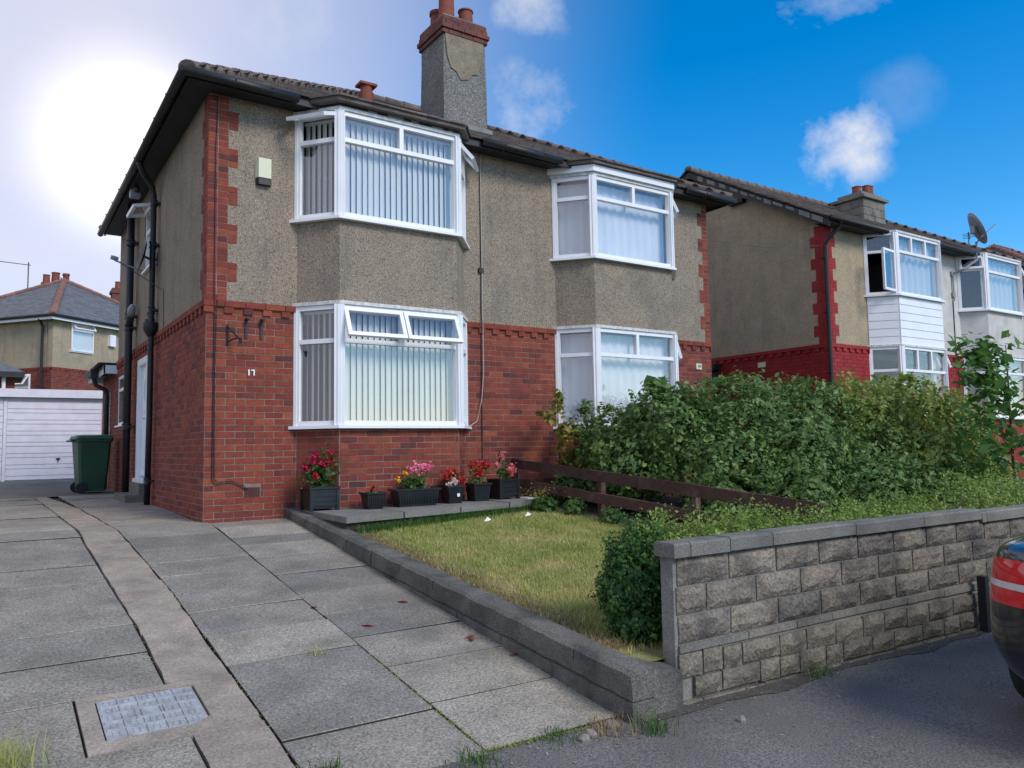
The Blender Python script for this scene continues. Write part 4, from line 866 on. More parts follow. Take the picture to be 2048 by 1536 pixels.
# mesh dish and aerial over the far bay
d2 = thing('satellite_dish','large pale mesh dish on pole above the smooth rendered bay','satellite dish',(16.8,-.1,5.6))
q = MB(); q.tube([(16.72,-.02,5.55),(16.80,-.25,5.62),(17.1,-.42,5.85),(17.12,-.42,6.28)],.03,8); q.box(16.66,16.78,-.05,0,5.5,5.6); q.box(16.66,16.78,-.05,0,5.0,5.1); q.tube([(16.72,-.04,5.6),(16.72,-.04,4.9)],.02,6); q.build('pole','grey',d2)
q = MB(); ax = V(.50,-.62,.35); ax /= np.linalg.norm(ax); q.lathe(V(17.14,-.38,6.58),[(.0,0),(.2,.012),(.32,.05),(.40,.08),(.41,.075),(.32,.04),(.0,-.015)],24,axis=ax); q.build('reflector','dishgrey',d2,smooth=True)
q = MB(); q.tube([(17.12,-.42,6.25),(16.95,-.62,6.33),(17.25,-.8,6.63)],.016,6); q.box(16.9,17.1,-.5,-.4,6.45,6.62); q.build('feed_arm','grey',d2)
q = MB(); q.tube([(16.70,-.015,4.9),(16.69,-.015,3.7),(16.70,-.05,3.55),(16.70,-.015,1.5)],.012,5); q.build('cable','cable',pair)
q = MB(); q.box(12.00,12.09,-.07,-.004,2.62,2.82); q.build('key_safe','grey',pair)
# third pair, only roof, chimney and a sliver of brick in view
far = thing('semi_detached_house','brick semi-detached pair with clay hipped roof, furthest down the street','house',(26,3.5,.9))
q = MB(); q.box(23.2,31.5,0,7,.4,5.95); q.build('brick_wall','brick',far); hip_roof(far,22.9,31.8,-.35,7.35,5.98,31,'tile','ridge')
aer = thing('television_aerial','thin television aerial on mast above the clay tiled roof','aerial',(24.0,3.0,6.5))
q = MB(); q.tube([(24.0,3.0,6.6),(24.0,3.0,8.3)],.02,6); q.build('mast','wire',aer); q = MB(); q.tube([(23.6,2.8,8.2),(24.5,3.2,8.2)],.015,5); [q.tube([(23.7+.2*i,2.84+.09*i-.2,8.2),(23.7+.2*i,2.84+.09*i+.2,8.2)],.008,4) for i in range(4)]; q.build('elements','wire',aer)

# ================================================================== HOUSES BEHIND, GARAGE
d_ = _f + R2*((107-1024)/FPX) - U2*((628-768)/FPX)
P0 = np.array(CAM)+np.array(d_)*35.0; P0z = P0[2]; ah = rad(38); a_ = V(math.cos(ah),math.sin(ah),0); b_ = V(-a_[1],a_[0],0); s_ = 9.6
rear = thing('hipped_house','pebbledash house with slate pyramid roof and clay hips, up behind garage','house',(P0[0],P0[1],2.6))
RF = Frame(P0[:2],(P0+a_*s_)[:2]); LF = Frame((P0+b_*s_)[:2],P0[:2])
wz = P0z-.12
def rl(fr,m,u0,u1,v0,v1,n=.0,nm='render_wall'): q = MB(); fr.box(q,(u0,u1),(-.25,n),(v0,v1)); return q.build(nm,m,rear)
rl(RF,'pebble_tan',.35,s_-.35,5.55,wz); rl(LF,'pebble_tan',.3,s_-.35,5.55,wz); rl(RF,'mortar',.0,s_,2.2,5.55,nm='brick_wall'); rl(LF,'mortar',0,s_-.25,2.2,5.55,nm='brick_wall')
q = MB(); RF.box(q,(0,.36),(-.3,.01),(5.55,wz)); q.build('render_corner','pebble_tan',rear)
q = MB(); eb = courses(RF,0,s_,3.4,28)+courses(LF,0,s_,3.4,28)
for fr,u0,u1,v0,v1,pr in eb: fr.box(q,(u0,u1),(pr-.05,pr),(v0,v1))
for fr in (RF,LF):
    fr.box(q,(-.03,s_+.03),(0,.035),(5.50,5.58))
    for i in range(42): fr.box(q,(i*.228,i*.228+.11),(0,.03),(5.42,5.495))
q.build('brickwork','brick',rear,kind='stuff')
E0 = P0-a_*.35-b_*.35; E0[2] = wz; L2 = s_+.7; pt = rad(30); ap_ = E0+(a_+b_)*L2/2+V(0,0,L2/2*math.tan(pt)); cs = [E0,E0+a_*L2,E0+(a_+b_)*L2,E0+b_*L2]
q = MB().add(cs+[ap_],[(3,2,1,0),(0,1,4),(1,2,4),(2,3,4),(3,0,4)]); rr = q.build('roof','blacktrim',rear)
q = MB(); c,s = math.cos(pt),math.sin(pt)
for k in range(4):
    A_ = (cs[(k+1)%4]-cs[k])/L2; B_ = V(-A_[1],A_[0],0); tiles(q,cs[k],A_,L2,B_*c+V(0,0,s),L2/2/c,c,c,gauge=.22,width=.3,th=.012)
q.build('slate_courses','slate',rr,kind='stuff')
for k in range(4): ridge_run(rr,cs[k]+V(0,0,.05),ap_+V(0,0,.05),'ridge',step=.45,r=.16)
q = MB(); q.tube([cs[3]+V(0,0,.02)-a_*.06,cs[0]+V(0,0,.02)-a_*.06-b_*.06,cs[1]+V(0,0,.02)-b_*.06],.07,8); q.build('gutter','black',rear)
q = MB(); RF.box(q,(-.33,s_),(.30,.345),(wz-.16,wz-.02)); LF.box(q,(0,s_+.33),(.30,.345),(wz-.16,wz-.02)); RF.box(q,(-.3,s_),(.0,.30),(wz-.05,wz-.02)); LF.box(q,(0,s_+.3),(0,.30),(wz-.05,wz-.02)); q.build('fascia','upvc',rear)
q = MB(); q.tube([LF.P(s_-.45,.33,wz-.1),LF.P(s_-.5,.10,wz-.4),LF.P(s_-.5,.10,2.6)],.06,8); q.build('downpipe','black',rear)
def rear_win(u0,u1,z0,z1,op,tf):
    w = MB(); RF.box(w,(u0-.03,u1+.03),(0,.06),(z0-.05,z0)); w = w.build('window','upvc',rear); q = MB(); facet(w,q,RF.P(u0,.06,0)[:2],RF.P(u1,.06,0)[:2],z0,z1,tops=1,tfrac=tf,opens={0:op} if op else {}); q.build('frame','upvc',w); q = MB(); RF.box(q,(u0+.05,u1-.05),(.005,.02),(z0+.05,z1-.05)); q.build('window_blind','net',w)
rear_win(.92,2.15,6.40,7.76,30,.30); rear_win(4.6,5.4,6.2,7.6,0,.3)
q = MB(); LFw = Frame((P0+b_*2.6)[:2],(P0+b_*1.2)[:2]); w = MB(); LFw.box(w,(-.03,LFw.L+.03),(0,.06),(3.95,4.0)); w = w.build('window','upvc',rear); facet(w,q,LFw.P(0,.06,0)[:2],LFw.P(LFw.L,.06,0)[:2],4.0,5.3,tops=1,tfrac=.45,opens={0:35}); q.build('frame','upvc',w); q = MB(); LFw.box(q,(.05,LFw.L-.05),(.005,.02),(4.05,5.25)); q.build('window_blind','dark',w)
q = MB(); RF.box(q,(3.05,3.4),(0,.16),(6.85,7.4)); q.build('alarm_box','upvc',rear)
q = MB(); k_ = ap_+b_*.5+a_*.3; q.box(k_[0]-.95,k_[0]+.4,k_[1]-.4,k_[1]+.4,k_[2]-2,k_[2]-.12); kk = q.build('chimney_stack','brick_cap',rr)
pots_on(rr,[(k_[0]-.7,k_[1],.17,.50,'plain'),(k_[0]-.28,k_[1],.2,.66,'plain'),(k_[0]+.2,k_[1],.16,.66,'cowl')],k_[2]-.15)
q = MB(); k2 = ap_+a_*2.75-b_*.9; q.box(k2[0]-.36,k2[0]+.36,k2[1]-.36,k2[1]+.36,k2[2]-4,k2[2]+.0); q.box(k2[0]-.42,k2[0]+.42,k2[1]-.42,k2[1]+.42,k2[2]-.3,k2[2]-.12); q.build('chimney_stack','brick_cap',rr); pots_on(rr,[(k2[0],k2[1],.2,.4,'plain')],k2[2])
a2 = thing('television_aerial','thin television aerial on the far slate pyramid roof','aerial',tuple(k_+V(-1,1,-.5)))
q = MB(); m_ = k_+V(-1.5,.8,-.9); q.tube([m_,m_+V(0,0,2.0)],.03,5); q.build('mast','wire',a2); q = MB(); q.tube([m_+V(-2.4,1.5,2.25),m_+V(.1,0,1.85)],.02,4); q.build('elements','wire',a2)
# low brick outbuilding with slate roof left of it
ob = thing('outbuilding','low brick outbuilding with slate roof and white drainpipe behind garage','outbuilding',(-5,22,1.5))
q = MB(); q.box(-9.5,-1.3,22,26,.8,4.45); q.build('brick_wall','brick',ob)
q = MB(); q.add([(-9.8,21.7,4.45),(-1.0,21.7,4.45),(-1.0,26.3,4.45),(-9.8,26.3,4.45),(-4.4,24,6.3),(-6.5,24,6.3)],[(3,2,1,0),(0,1,4,5),(1,2,4),(2,3,5,4),(3,0,5)]); q.build('roof','slate',ob)
q = MB(); q.box(-9.7,-1.05,21.65,21.72,4.28,4.47); q.build('fascia','blacktrim',ob); q = MB(); q.tube([(-1.62,21.9,4.3),(-1.62,21.9,1.0)],.06,8); q.build('downpipe','upvc',ob)
# garage
gx0,gx1,gy = -1.72,.40,13.05; gb = .8652+.0135*13.25
gar = thing('garage','white prefabricated garage with up-and-over ribbed door','garage',(-.7,15.5,gb))
q = MB(); q.box(gx0-1.1,gx1+.05,gy+.04,gy+5.2,gb-.3,gb+2.14); q.build('garage_wall','garage',gar)
q = MB(); q.box(gx0-1.2,gx1+.08,gy-.10,gy+5.3,gb+2.14,gb+2.20); q.build('garage_roof','lead',gar); q = MB(); q.box(gx0-1.2,gx1+.085,gy-.13,gy-.10,gb+2.02,gb+2.22); q.build('fascia','garage',gar)
q = MB(); q.box(gx0+.02,gx1,gy,gy+.04,gb+1.93,gb+2.02); q.box(gx0,gx0+.06,gy-.01,gy+.04,gb,gb+1.93); q.box(gx1-.02,gx1+.04,gy-.01,gy+.04,gb,gb+1.93); q.build('door_frame','garage',gar)
dr = MB().box(gx0+.06,gx1-.02,gy+.015,gy+.035,gb+.02,gb+1.93).build('garage_door','garage',gar)
z = gb+.03
for i,h in enumerate([.10,.17]*7):
    if z+h > gb+1.93: break
    MB().box(gx0+.075,gx1-.035,gy-.004,gy+.016,z,z+h-.016).build('door_rib','garage',dr); z += h
q = MB(); q.box(-.60,-.52,gy-.03,gy-.004,gb+.50,gb+.54); q.tube([(-.56,gy-.02,gb+.50),(-.56,gy-.02,gb+.44)],.012,6); q.build('door_handle','black',dr)
for i in range(13): MB().box(gx0-1.08,gx0-.01,gy+.0,gy+.04,gb+.02+i*.155,gb+.02+i*.155+.145).build('wall_panel','garage',gar)
# wheelie bins
def bin_(x, y, yaw, body, lid, label):
    gz = ramp_z(0,y); t = thing('wheelie_bin',label,'bin',(x,y,gz)); c,s = math.cos(yaw),math.sin(yaw)
    T = lambda p: (x+p[0]*c-p[1]*s, y+p[0]*s+p[1]*c, gz+p[2])
    def ring(w,d,z,o=0): return [T(p) for p in ((-w+.04,-d,z),(w-.04,-d,z),(w,-d+.04,z),(w,d-.04,z),(w-.04,d,z),(-w+.04,d,z),(-w,d-.04,z),(-w,-d+.04,z))]
    q = MB().loft([ring(.215,.24,.03),ring(.24,.27,.4),ring(.275,.31,.92),ring(.30,.335,.925),ring(.30,.335,.96)]); q.build('body',body,t)
    q = MB().loft([ring(.305,.345,.962),ring(.31,.35,.985),ring(.29,.33,1.03),ring(.20,.22,1.05)]); l = q.build('lid',lid,t)
    q = MB(); q.tube([T((-.36,-.24,.94)),T((-.36,.24,.94))],.018,8); q.tube([T((-.29,-.22,.96)),T((-.36,-.22,.94))],.02,6); q.tube([T((-.29,.22,.96)),T((-.36,.22,.94))],.02,6); q.build('handle',body,t)
    for sy in (-.26,.26):
        q = MB(); cc = V(*T((-.19,sy,.10))); q.lathe(cc,[(.0,-.025),(.095,-.025),(.10,-.01),(.10,.01),(.095,.025),(0,.025)],16,axis=(-s,c,0)); q.build('wheel','tyre',t)
    return t
bin_(-.44,6.95,.08,'bin','bin_lid','dark green wheelie bin beside the side downpipe')

# ================================================================== FRONT BOUNDARY WALL
WY = -5.93; WX0 = 1.352; WXE = 16.0
bw = thing('boundary_wall','weathered pitched-stone garden wall with flat copings along the pavement','wall',(6,WY,.1))
WF = Frame((0,WY),(20,WY))
q = MB(); q.loft([[(x,WY+.004,asph_z(x,WY)-.3),(x,WY+.105,asph_z(x,WY)-.3),(x,WY+.105,.985 if x < 5 else .95),(x,WY+.004,.985 if x < 5 else .95)] for x in (WX0,3,4.99,5.0,9,WXE)]); q.build('mortar_core','wallmortar',bw)
def rock(fr, u0,u1,v0,v1,mat,proud=.03,margin=.014,nu=5,nv=3,base=.004,tilt=0):
    q = MB(); g = []; 
    for j in range(nv+1):
        for i in range(nu+1):
            u = u0+(u1-u0)*i/nu; v = v0+(v1-v0)*j/nv; e = (i in (0,nu)) or (j in (0,nv))
            if not e: u += rnd.uniform(-.3,.3)*(u1-u0)/nu; v += rnd.uniform(-.3,.3)*(v1-v0)/nv
            n = base+(0 if e else margin+proud*rnd.uniform(.35,1)); g.append(fr.P(u+(rnd.uniform(-.003,.003) if e else 0), n, v+tilt*(u-u0)))
    w = nu+1; fs = [(j*w+i,j*w+i+1,(j+1)*w+i+1,(j+1)*w+i) for j in range(nv) for i in range(nu)]
    bk = [fr.P(u0,-.04,v0),fr.P(u1,-.05,v0+tilt*(u1-u0)),fr.P(u1,-.05,v1+tilt*(u1-u0)),fr.P(u0,-.05,v1)]; b0 = len(g); g += bk; t0 = nv*w
    fs += [(b0,b0+1)+tuple(range(nu,-1,-1)), (b0+2,b0+3)+tuple(t0+i for i in range(nu+1)), (b0+3,b0)+tuple(j*w for j in range(nv+1)), (b0+1,b0+2)+tuple(j*w+nu for j in range(nv,-1,-1))]
    q.add(g,fs); return q.build('stone_block',mat,bw)
for r in range(3):
    zt = .976-r*.168; u = 1.372 if r != 1 else 1.36; k = 0
    while u < WXE-.1:
        w = .46 if not (r == 1 and k == 0) else .26
        dz = 0 if u < 4.9 else -.03
        rock(WF,u+.008,min(u+w,WXE)-.008,zt-.160+dz,zt-.004+dz,'stone',proud=.018,margin=.008,nu=7,nv=4); u += w; k += 1
u = WX0+.02
while u < WXE: w = rnd.uniform(.3,.62); rock(WF,u+.004,u+w-.004,.425-.014*max(0,u-3),.468-.012*max(0,u-3),'coping',proud=.006,margin=.004,nu=4,nv=1,base=.012); u += w
for r,(a,b) in enumerate(((.285,.418),(.155,.278),(.03,.148))):
    u = WX0+.01+(.12 if r % 2 else 0)
    while u < WXE:
        w = rnd.uniform(.17,.40); s = -.013; o = rnd.uniform(-.012,.012)
        rock(WF,u+.006,u+w-.006,a+s*(u-1.3)+o+.004,b+s*(u-1.3)+rnd.uniform(-.006,.006),'rubble',proud=.022,margin=.008,nu=4,nv=2,base=.014+.008*r,tilt=s); u += w
xs = [1.318,1.46,1.81,2.22,3.14,4.05,4.95,5.03,5.95,6.87,7.8,8.7,9.6,10.5,11.4,12.3,13.2,14.1,15,15.9]
for a,b in zip(xs[:-1],xs[1:]):
    dz = (0 if a < 4.9 else -.03)+rnd.uniform(-.004,.004); q = MB(); x0,x1 = a+.004,b-.004; y0,y1 = WY-.045,WY+.125; e = .012
    q.loft([[(x0,y0,.986+dz),(x1,y0,.986+dz),(x1,y1,.986+dz),(x0,y1,.986+dz)],[(x0,y0,1.058+dz),(x1,y0,1.058+dz),(x1,y1,1.058+dz),(x0,y1,1.058+dz)],[(x0+e*.3,y0+e,1.07+dz),(x1-e*.3,y0+e,1.07+dz),(x1-e*.3,y1-e,1.07+dz),(x0+e*.3,y1-e,1.07+dz)]]); q.build('coping_stone','coping',bw)
q = MB(); q.box(4.77,4.83,-6.05,-5.985,.0,.53); tag(q.build('metal_post','blacktrim',loc=(4.79,-6.0,.0)),'short rusty dark metal post stub against the stone wall','post')

# ================================================================== FENCE
fn = thing('rail_fence','low brown stained two-rail timber fence between the gardens','fence',(4.2,-2.5,.9))
top = lambda y: 1.497+.078*y
pts = [.0,-1.85,-3.42,-4.95]
for (y0,y1) in ((.02,-2.6),(-2.6,-5.0)):
    for dz,h in ((0,.13),(-.27,.125)):
        q = MB(); n = 8; q.loft([[(4.17+rnd.uniform(-.004,.004),y,top(y)+dz-h),(4.20,y,top(y)+dz-h),(4.20,y,top(y)+dz+rnd.uniform(-.004,.004)),(4.17,y,top(y)+dz+rnd.uniform(-.005,.005))] for y in np.linspace(y0-.003,y1+.003,n)]); q.build('rail','fence',fn)
for y in (-.08,-1.88,-3.42,-4.9): q = MB(); q.box(4.205,4.275,y-.035,y+.035,.4,top(y)-.03); q.build('post','fence',fn)

# ================================================================== VEGETATION
def leaf_mesh(name, pos, nrm, size, mat, parent=None, kind=None, loc=None, aspect=.55, fold=.25, seed=0):
    g = np.random.default_rng(seed); n = len(pos); nrm = nrm/np.linalg.norm(nrm,axis=1,keepdims=True)
    d = g.normal(size=(n,3)); d -= nrm*(d*nrm).sum(1,keepdims=True); d /= np.linalg.norm(d,axis=1,keepdims=True); w = np.cross(nrm,d)
    L = (size*(.55+.95*g.random(n)**1.5))[:,None]; W = L*aspect
    a = pos-d*L*.5; b = pos+w*W*.5+nrm*L*fold*.3; c = pos+d*L*.5; e = pos-w*W*.5+nrm*L*fold*.3
    vs = np.stack([a,b,c,e],1).reshape(-1,3); i = np.arange(n)*4; fs = np.stack([i,i+1,i+2,i,i+2,i+3],1).reshape(-1,3)
    return npmesh(name,vs,fs,mat,parent,kind,loc)
def clump_points(ells, n, g, shell=.55, rough=.22, zmin=None):
    """points spread through a union of uneven ellipsoids, denser to the outside"""
    vol = np.array([(e[3]*e[4]*e[5])**(2/3) for e in ells]); k = g.choice(len(ells),n,p=vol/vol.sum()); E_ = np.array(ells)[k]
    d = g.normal(size=(n,3)); d /= np.linalg.norm(d,axis=1,keepdims=True)
    ph = np.sin(d[:,0]*5+k*1.7)*np.cos(d[:,1]*6+k)*np.sin(d[:,2]*5+k*.6)+.6*np.sin(d[:,0]*13+k*3)*np.sin(d[:,1]*11+d[:,2]*9)
    r = (shell+(1-shell)*g.random(n)**.6)*(1+rough*ph)
    p = E_[:,:3]+d*E_[:,3:]*r[:,None]
    fr_ = 1.0/max(.12,float(np.mean(E_[:,3]))); nn = np.sin(p[:,0]*5.1*fr_+1.3*np.sin(p[:,2]*4*fr_))*np.sin(p[:,1]*5.7*fr_)+.7*np.sin(p[:,2]*8.3*fr_+p[:,0]*6.1*fr_)+.5*np.sin(p[:,0]*17*fr_)*np.sin(p[:,2]*15*fr_); keep = nn > -.95; p,d = p[keep],d[keep]
    if zmin is not None: m = p[:,2] > zmin; p,d = p[m],d[m]
    return p,d
def shrub(name, label, cat, base, ells, n, size, mat, seed, group=None, up=.35, aspect=.55, zmin=.5, shell=.55, rough=.22, stems=6, smat='bark', sprigs=0):
    g = np.random.default_rng(seed); t = thing(name,label,cat,base,group)
    p,d = clump_points(ells,n,g,shell,rough,zmin); nr = d+g.normal(size=p.shape)*.55+np.array([0,0,up])
    if sprigs:
        sp = []; 
        for _ in range(sprigs):
            e = ells[g.integers(len(ells))]; dd = g.normal(size=3); dd[2] = abs(dd[2])*1.5; dd[1] -= .3; dd /= np.linalg.norm(dd); b0 = np.array(e[:3])+dd*np.array(e[3:])*.95; L = g.uniform(.05,.15)
            dr = dd*.5+np.array([g.normal()*.3,g.normal()*.3,.8]); dr /= np.linalg.norm(dr); m = 14; tt = np.linspace(0,1,m)[:,None]; sp.append(b0+dr*L*tt+g.normal(size=(m,3))*.018)
        sp = np.concatenate(sp); p = np.concatenate([p,sp]); nr = np.concatenate([nr,g.normal(size=sp.shape)+np.array([0,0,.8])])
    leaf_mesh('foliage',p,nr,size,mat,t,aspect=aspect,seed=seed)
    q = MB()
    for k in range(stems):
        e = ells[k % len(ells)]; b0 = V(e[0]+rnd.uniform(-.15,.15),e[1]+rnd.uniform(-.15,.15),base[2]-.1); m = V(e[0]+rnd.uniform(-.3,.3)*e[3],e[1]+rnd.uniform(-.3,.3)*e[4],e[2]); tp = V(e[0]+rnd.uniform(-.5,.5)*e[3],e[1]+rnd.uniform(-.5,.5)*e[4],e[2]+e[5]*.7)
        q.tube([b0,(b0+m)/2+V(rnd.uniform(-.05,.05),0,0),m,tp],[.018,.015,.011,.005],6)
    q.build('stems',smat,t); return t
g0 = np.random.default_rng(5)
E1 = [(4.95,-1.65,1.4,.55,.6,.6),(5.3,-2.0,1.88,.6,.6,.6),(5.6,-2.6,1.3,.75,.7,.6),(6.2,-2.4,1.92,.7,.7,.66),(6.6,-3.0,1.35,.8,.7,.7),(7.2,-2.6,1.86,.75,.7,.66),(7.6,-3.3,1.25,.7,.6,.65),(5.2,-1.2,1.6,.6,.6,.6),(6.0,-1.6,1.85,.7,.6,.55)]
shrub('shrub','broad dark green rose bush spreading behind the brown fence','shrub',(6.1,-2.3,.7),E1+[(6.1,-3.45,1.0,.7,.5,.5),(7.1,-3.7,1.0,.7,.5,.5),(5.4,-2.9,.95,.6,.5,.45),(8.0,-4.0,.95,.6,.5,.5)],64000,.075,'lf_dark',11,sprigs=90,rough=.24,shell=.62)
E2 = [(8.1,-2.9,1.86,.7,.7,.66),(8.5,-3.5,1.2,.75,.6,.65),(8.9,-3.0,1.9,.75,.7,.68),(9.5,-3.3,1.62,.7,.65,.78),(9.4,-3.8,1.05,.6,.5,.6),(10.0,-3.3,1.2,.5,.5,.75)]
shrub('shrub','yellow-green rose bush with pale new growth beside the dark one','shrub',(8.9,-3.2,.6),E2,34000,.078,'lf_lime',12,sprigs=90,rough=.26,shell=.62)
for x,y,z,m in ((8.05,-3.85,1.62,'fl_red'),(7.6,-3.9,1.5,'fl_red')):
    pass
E3 = [(x,-5.50+.04*math.sin(x*5),(.93 if x < 1.9 else .885)+.03*math.sin(x*3.3),.24,.20,.23) for x in np.arange(1.62,4.95,.22)]
shrub('box_hedge','low bright green box hedge running behind the stone wall','hedge',(3.2,-5.5,.5),E3,30000,.026,'lf_hedge',13,sprigs=330,zmin=.45,stems=12,aspect=.6)
E4 = [(x,-5.35+.05*math.sin(x*4),.95,.32,.28,.36) for x in np.arange(5.75,9.5,.28)]
shrub('box_hedge','bright green clipped hedge beyond the step in the wall coping','hedge',(7.2,-5.4,.5),E4,20000,.028,'lf_hedge',14,sprigs=90,zmin=.45,stems=10,aspect=.6)
E5 = [(1.44,-5.50,.54,.17,.18,.22),(1.46,-5.48,.76,.20,.20,.25),(1.52,-5.46,.93,.20,.20,.18),(1.40,-5.42,.72,.17,.18,.22)]
shrub('box_shrub','dark glossy box shrub bulging out at the end of the wall','shrub',(1.4,-5.45,.42),E5,15000,.03,'lf_ball',15,sprigs=90,rough=.34,zmin=.40,stems=8,aspect=.6)
# young trees by the far bay
def sapling(name,label,base,h,n,leaf,mat,seed,spread=.35,limbs=7,lean=(0,0),lo=.3,tr=.014):
    g = np.random.default_rng(seed); t = thing(name,label,'tree',base); q = MB(); b0 = V(*base); tp = b0+V(lean[0],lean[1],h); q.tube([b0-V(0,0,.1),b0+(tp-b0)*.4+V(.03,.02,0),b0+(tp-b0)*.75,tp],[tr,tr*.8,tr*.55,tr*.25],6); pos = []
    for k in range(limbs):
        f = lo+(1-lo)*k/limbs; s = b0+(tp-b0)*f; an = g.uniform(0,2*PI); L = spread*(1.1-.5*f)*g.uniform(.7,1.2); e = s+V(math.cos(an)*L,math.sin(an)*L,L*.45); q.tube([s,(s+e)/2+V(0,0,.03),e],[tr*.4,tr*.3,tr*.12],5)
        m = n//limbs; tt = g.uniform(.15,1.1,m)[:,None]; pos.append(s+(e-s)*tt+g.normal(size=(m,3))*V(.05,.05,.035)*(1 if spread < .5 else 2.4))
    q.build('trunk','bark',t); p = np.concatenate(pos); leaf_mesh('crown',p,g.normal(size=p.shape)*.6+np.array([0,-.3,.9]),leaf,mat,t,aspect=.6,seed=seed); return t
sapling('maple_sapling','slender sapling with yellow feathery leaves by the wall of number 19',(4.55,-.62,.9),1.45,420,.10,'lf_maple',21,.42,9,lo=.25)
sapling('young_tree','small dark leafy sapling between maple and rose bush',(4.95,-.75,.9),1.35,900,.075,'lf_dark',22,.34,11,lo=.2)
sapling('sycamore_sprig','sycamore sprig with broad leaves poking out of the rose bush',(5.15,-2.05,1.4),1.05,60,.19,'lf_tree',23,.16,4,lo=.75)
sapling('pear_tree','young tree with large rounded green leaves beside the hedge',(8.7,-4.6,.7),2.15,1000,.135,'lf_tree',24,.75,18,lo=.2,tr=.022)
shrub('shrub','low dark fern-like shrub at the foot of the saplings','shrub',(4.75,-.85,.9),[(4.7,-.75,1.12,.32,.25,.28),(5.0,-1.0,1.25,.3,.3,.38)],5200,.06,'lf_dark',25,zmin=.8,stems=4)
for k,(x,y,lab) in enumerate(((3.85,-1.22,"lady's mantle clump with lime flower heads at lawn edge"),(4.08,-1.55,'dark leafy weed clump in front of the fence'),(4.1,-2.2,'straggly weed clump under the lower fence rail'))):
    t = shrub('weed_clump',lab,'plant',(x,y,lawn_z(x,y)-.02),[(x,y,lawn_z(x,y)+.07,.17-.03*k,.15,.11+.03*(k==1))],700,.065 if k == 0 else .045,'lf_ger' if k == 0 else 'lf_dark',30+k,zmin=.5,stems=3,aspect=.8)
    if k == 0: g = np.random.default_rng(3); p = V(x,y+.1,lawn_z(x,y)+.22)+g.normal(size=(260,3))*V(.13,.07,.05); leaf_mesh('flower_heads',p,g.normal(size=p.shape),.022,'lf_maple',t,aspect=.9)
# lawn grass
def blades(name, P, hgt, wid, mat, seed, lean=.5, kind='stuff', parent=None):
    g = np.random.default_rng(seed); n = len(P); an = g.uniform(0,2*PI,n); d = np.stack([np.cos(an),np.sin(an),np.zeros(n)],1); w = np.stack([-np.sin(an),np.cos(an),np.zeros(n)],1)
    H = (hgt*g.uniform(.5,1.3,n))[:,None]; ln = g.uniform(.1,lean,n)[:,None]; up = np.array([0,0,1.])
    a = P-w*wid/2; b = P+w*wid/2; m1 = P+up*H*.6+d*H*ln*.4; c = P+up*H+d*H*ln*1.1
    vs = np.stack([a,b,m1+w*wid*.35,m1-w*wid*.35,c],1).reshape(-1,3); i = np.arange(n)*5; fs = np.stack([i,i+1,i+2, i,i+2,i+3, i+3,i+2,i+4],1).reshape(-1,3)
    return npmesh(name,vs,fs,mat,parent,kind)
g = np.random.default_rng(8); n = 95000; X_ = g.uniform(1.1,4.16,n); Y_ = g.uniform(-5.7,-.85,n); ok = Y_ < -1.63+.215*(X_-1.05)
ok &= g.random(n) < np.where(X_ < 1.45+.1*np.sin(Y_*3),.35,1.0); P = np.stack([X_,Y_,lawn_z(0,Y_)-.012],1)[ok]
tag(blades('grass',P,.036,.005,'grass',1,lean=1.2),'mown yellowing lawn grass between kerb and fence','grass')
n = 2600; X_ = g.uniform(1.15,4.1,n); Y_ = -1.63+.215*(X_-1.05)-np.abs(g.normal(size=n))*.05; tag(blades('long_grass',np.stack([X_,Y_,lawn_z(0,Y_)-.01],1),.085,.006,'grass_lush',2,lean=.8),'long green grass uncut along the path edge','grass')
n = 9000; Y_ = g.uniform(-5.6,-1.5,n); X_ = 1.12+np.abs(g.normal(size=n))*.13; tag(blades('dead_grass',np.stack([X_,Y_,lawn_z(0,Y_)-.008],1),.02,.005,'straw',3,lean=2.5),'raked dry thatch lying along the kerb','grass')
def tuft(x,y,z,n,h,mat,seed,label,r=.05):
    g = np.random.default_rng(seed); P = np.array([x,y,z])+g.normal(size=(n,3))*V(r,r,0); o = blades('weed_tuft',P,h,.005,mat,seed,lean=1.2,kind=None); tag(o,label,'weed'); return o
tuft(.93,-6.16,asph_z(1,-6.1),90,.10,'grass_lush',41,'green grass tuft growing by the kerb corner'); tuft(.74,-6.03,asph_z(.7,-6)+.0,120,.08,'straw',42,'dry grass tuft beside the kerb corner',.08)
tuft(-.05,-6.0,asph_z(0,-6),110,.07,'grass_lush',43,'bright grass tuft at the drive edge on the tarmac',.06); tuft(2.55,-6.06,asph_z(2.5,-6),50,.09,'grass_lush',44,'grass tuft at the foot of the stone wall',.04); tuft(-1.98,-5.10,ramp_z(0,-5.1),260,.14,'grass',45,'yellow grass tuft at the edge of the drive',.09); tuft(-.25,-4.34,ramp_z(0,-4.34),40,.035,'grass',46,'tiny grass tuft in the paving joint',.03); tuft(.45,-5.97,asph_z(.4,-6),80,.05,'lf_ger',47,'leafy weed in the joint between slab and tarmac',.06); tuft(-.70,-5.75,ramp_z(0,-5.7),60,.05,'lf_ger',48,'small green weed beside the sandstone strip',.04)
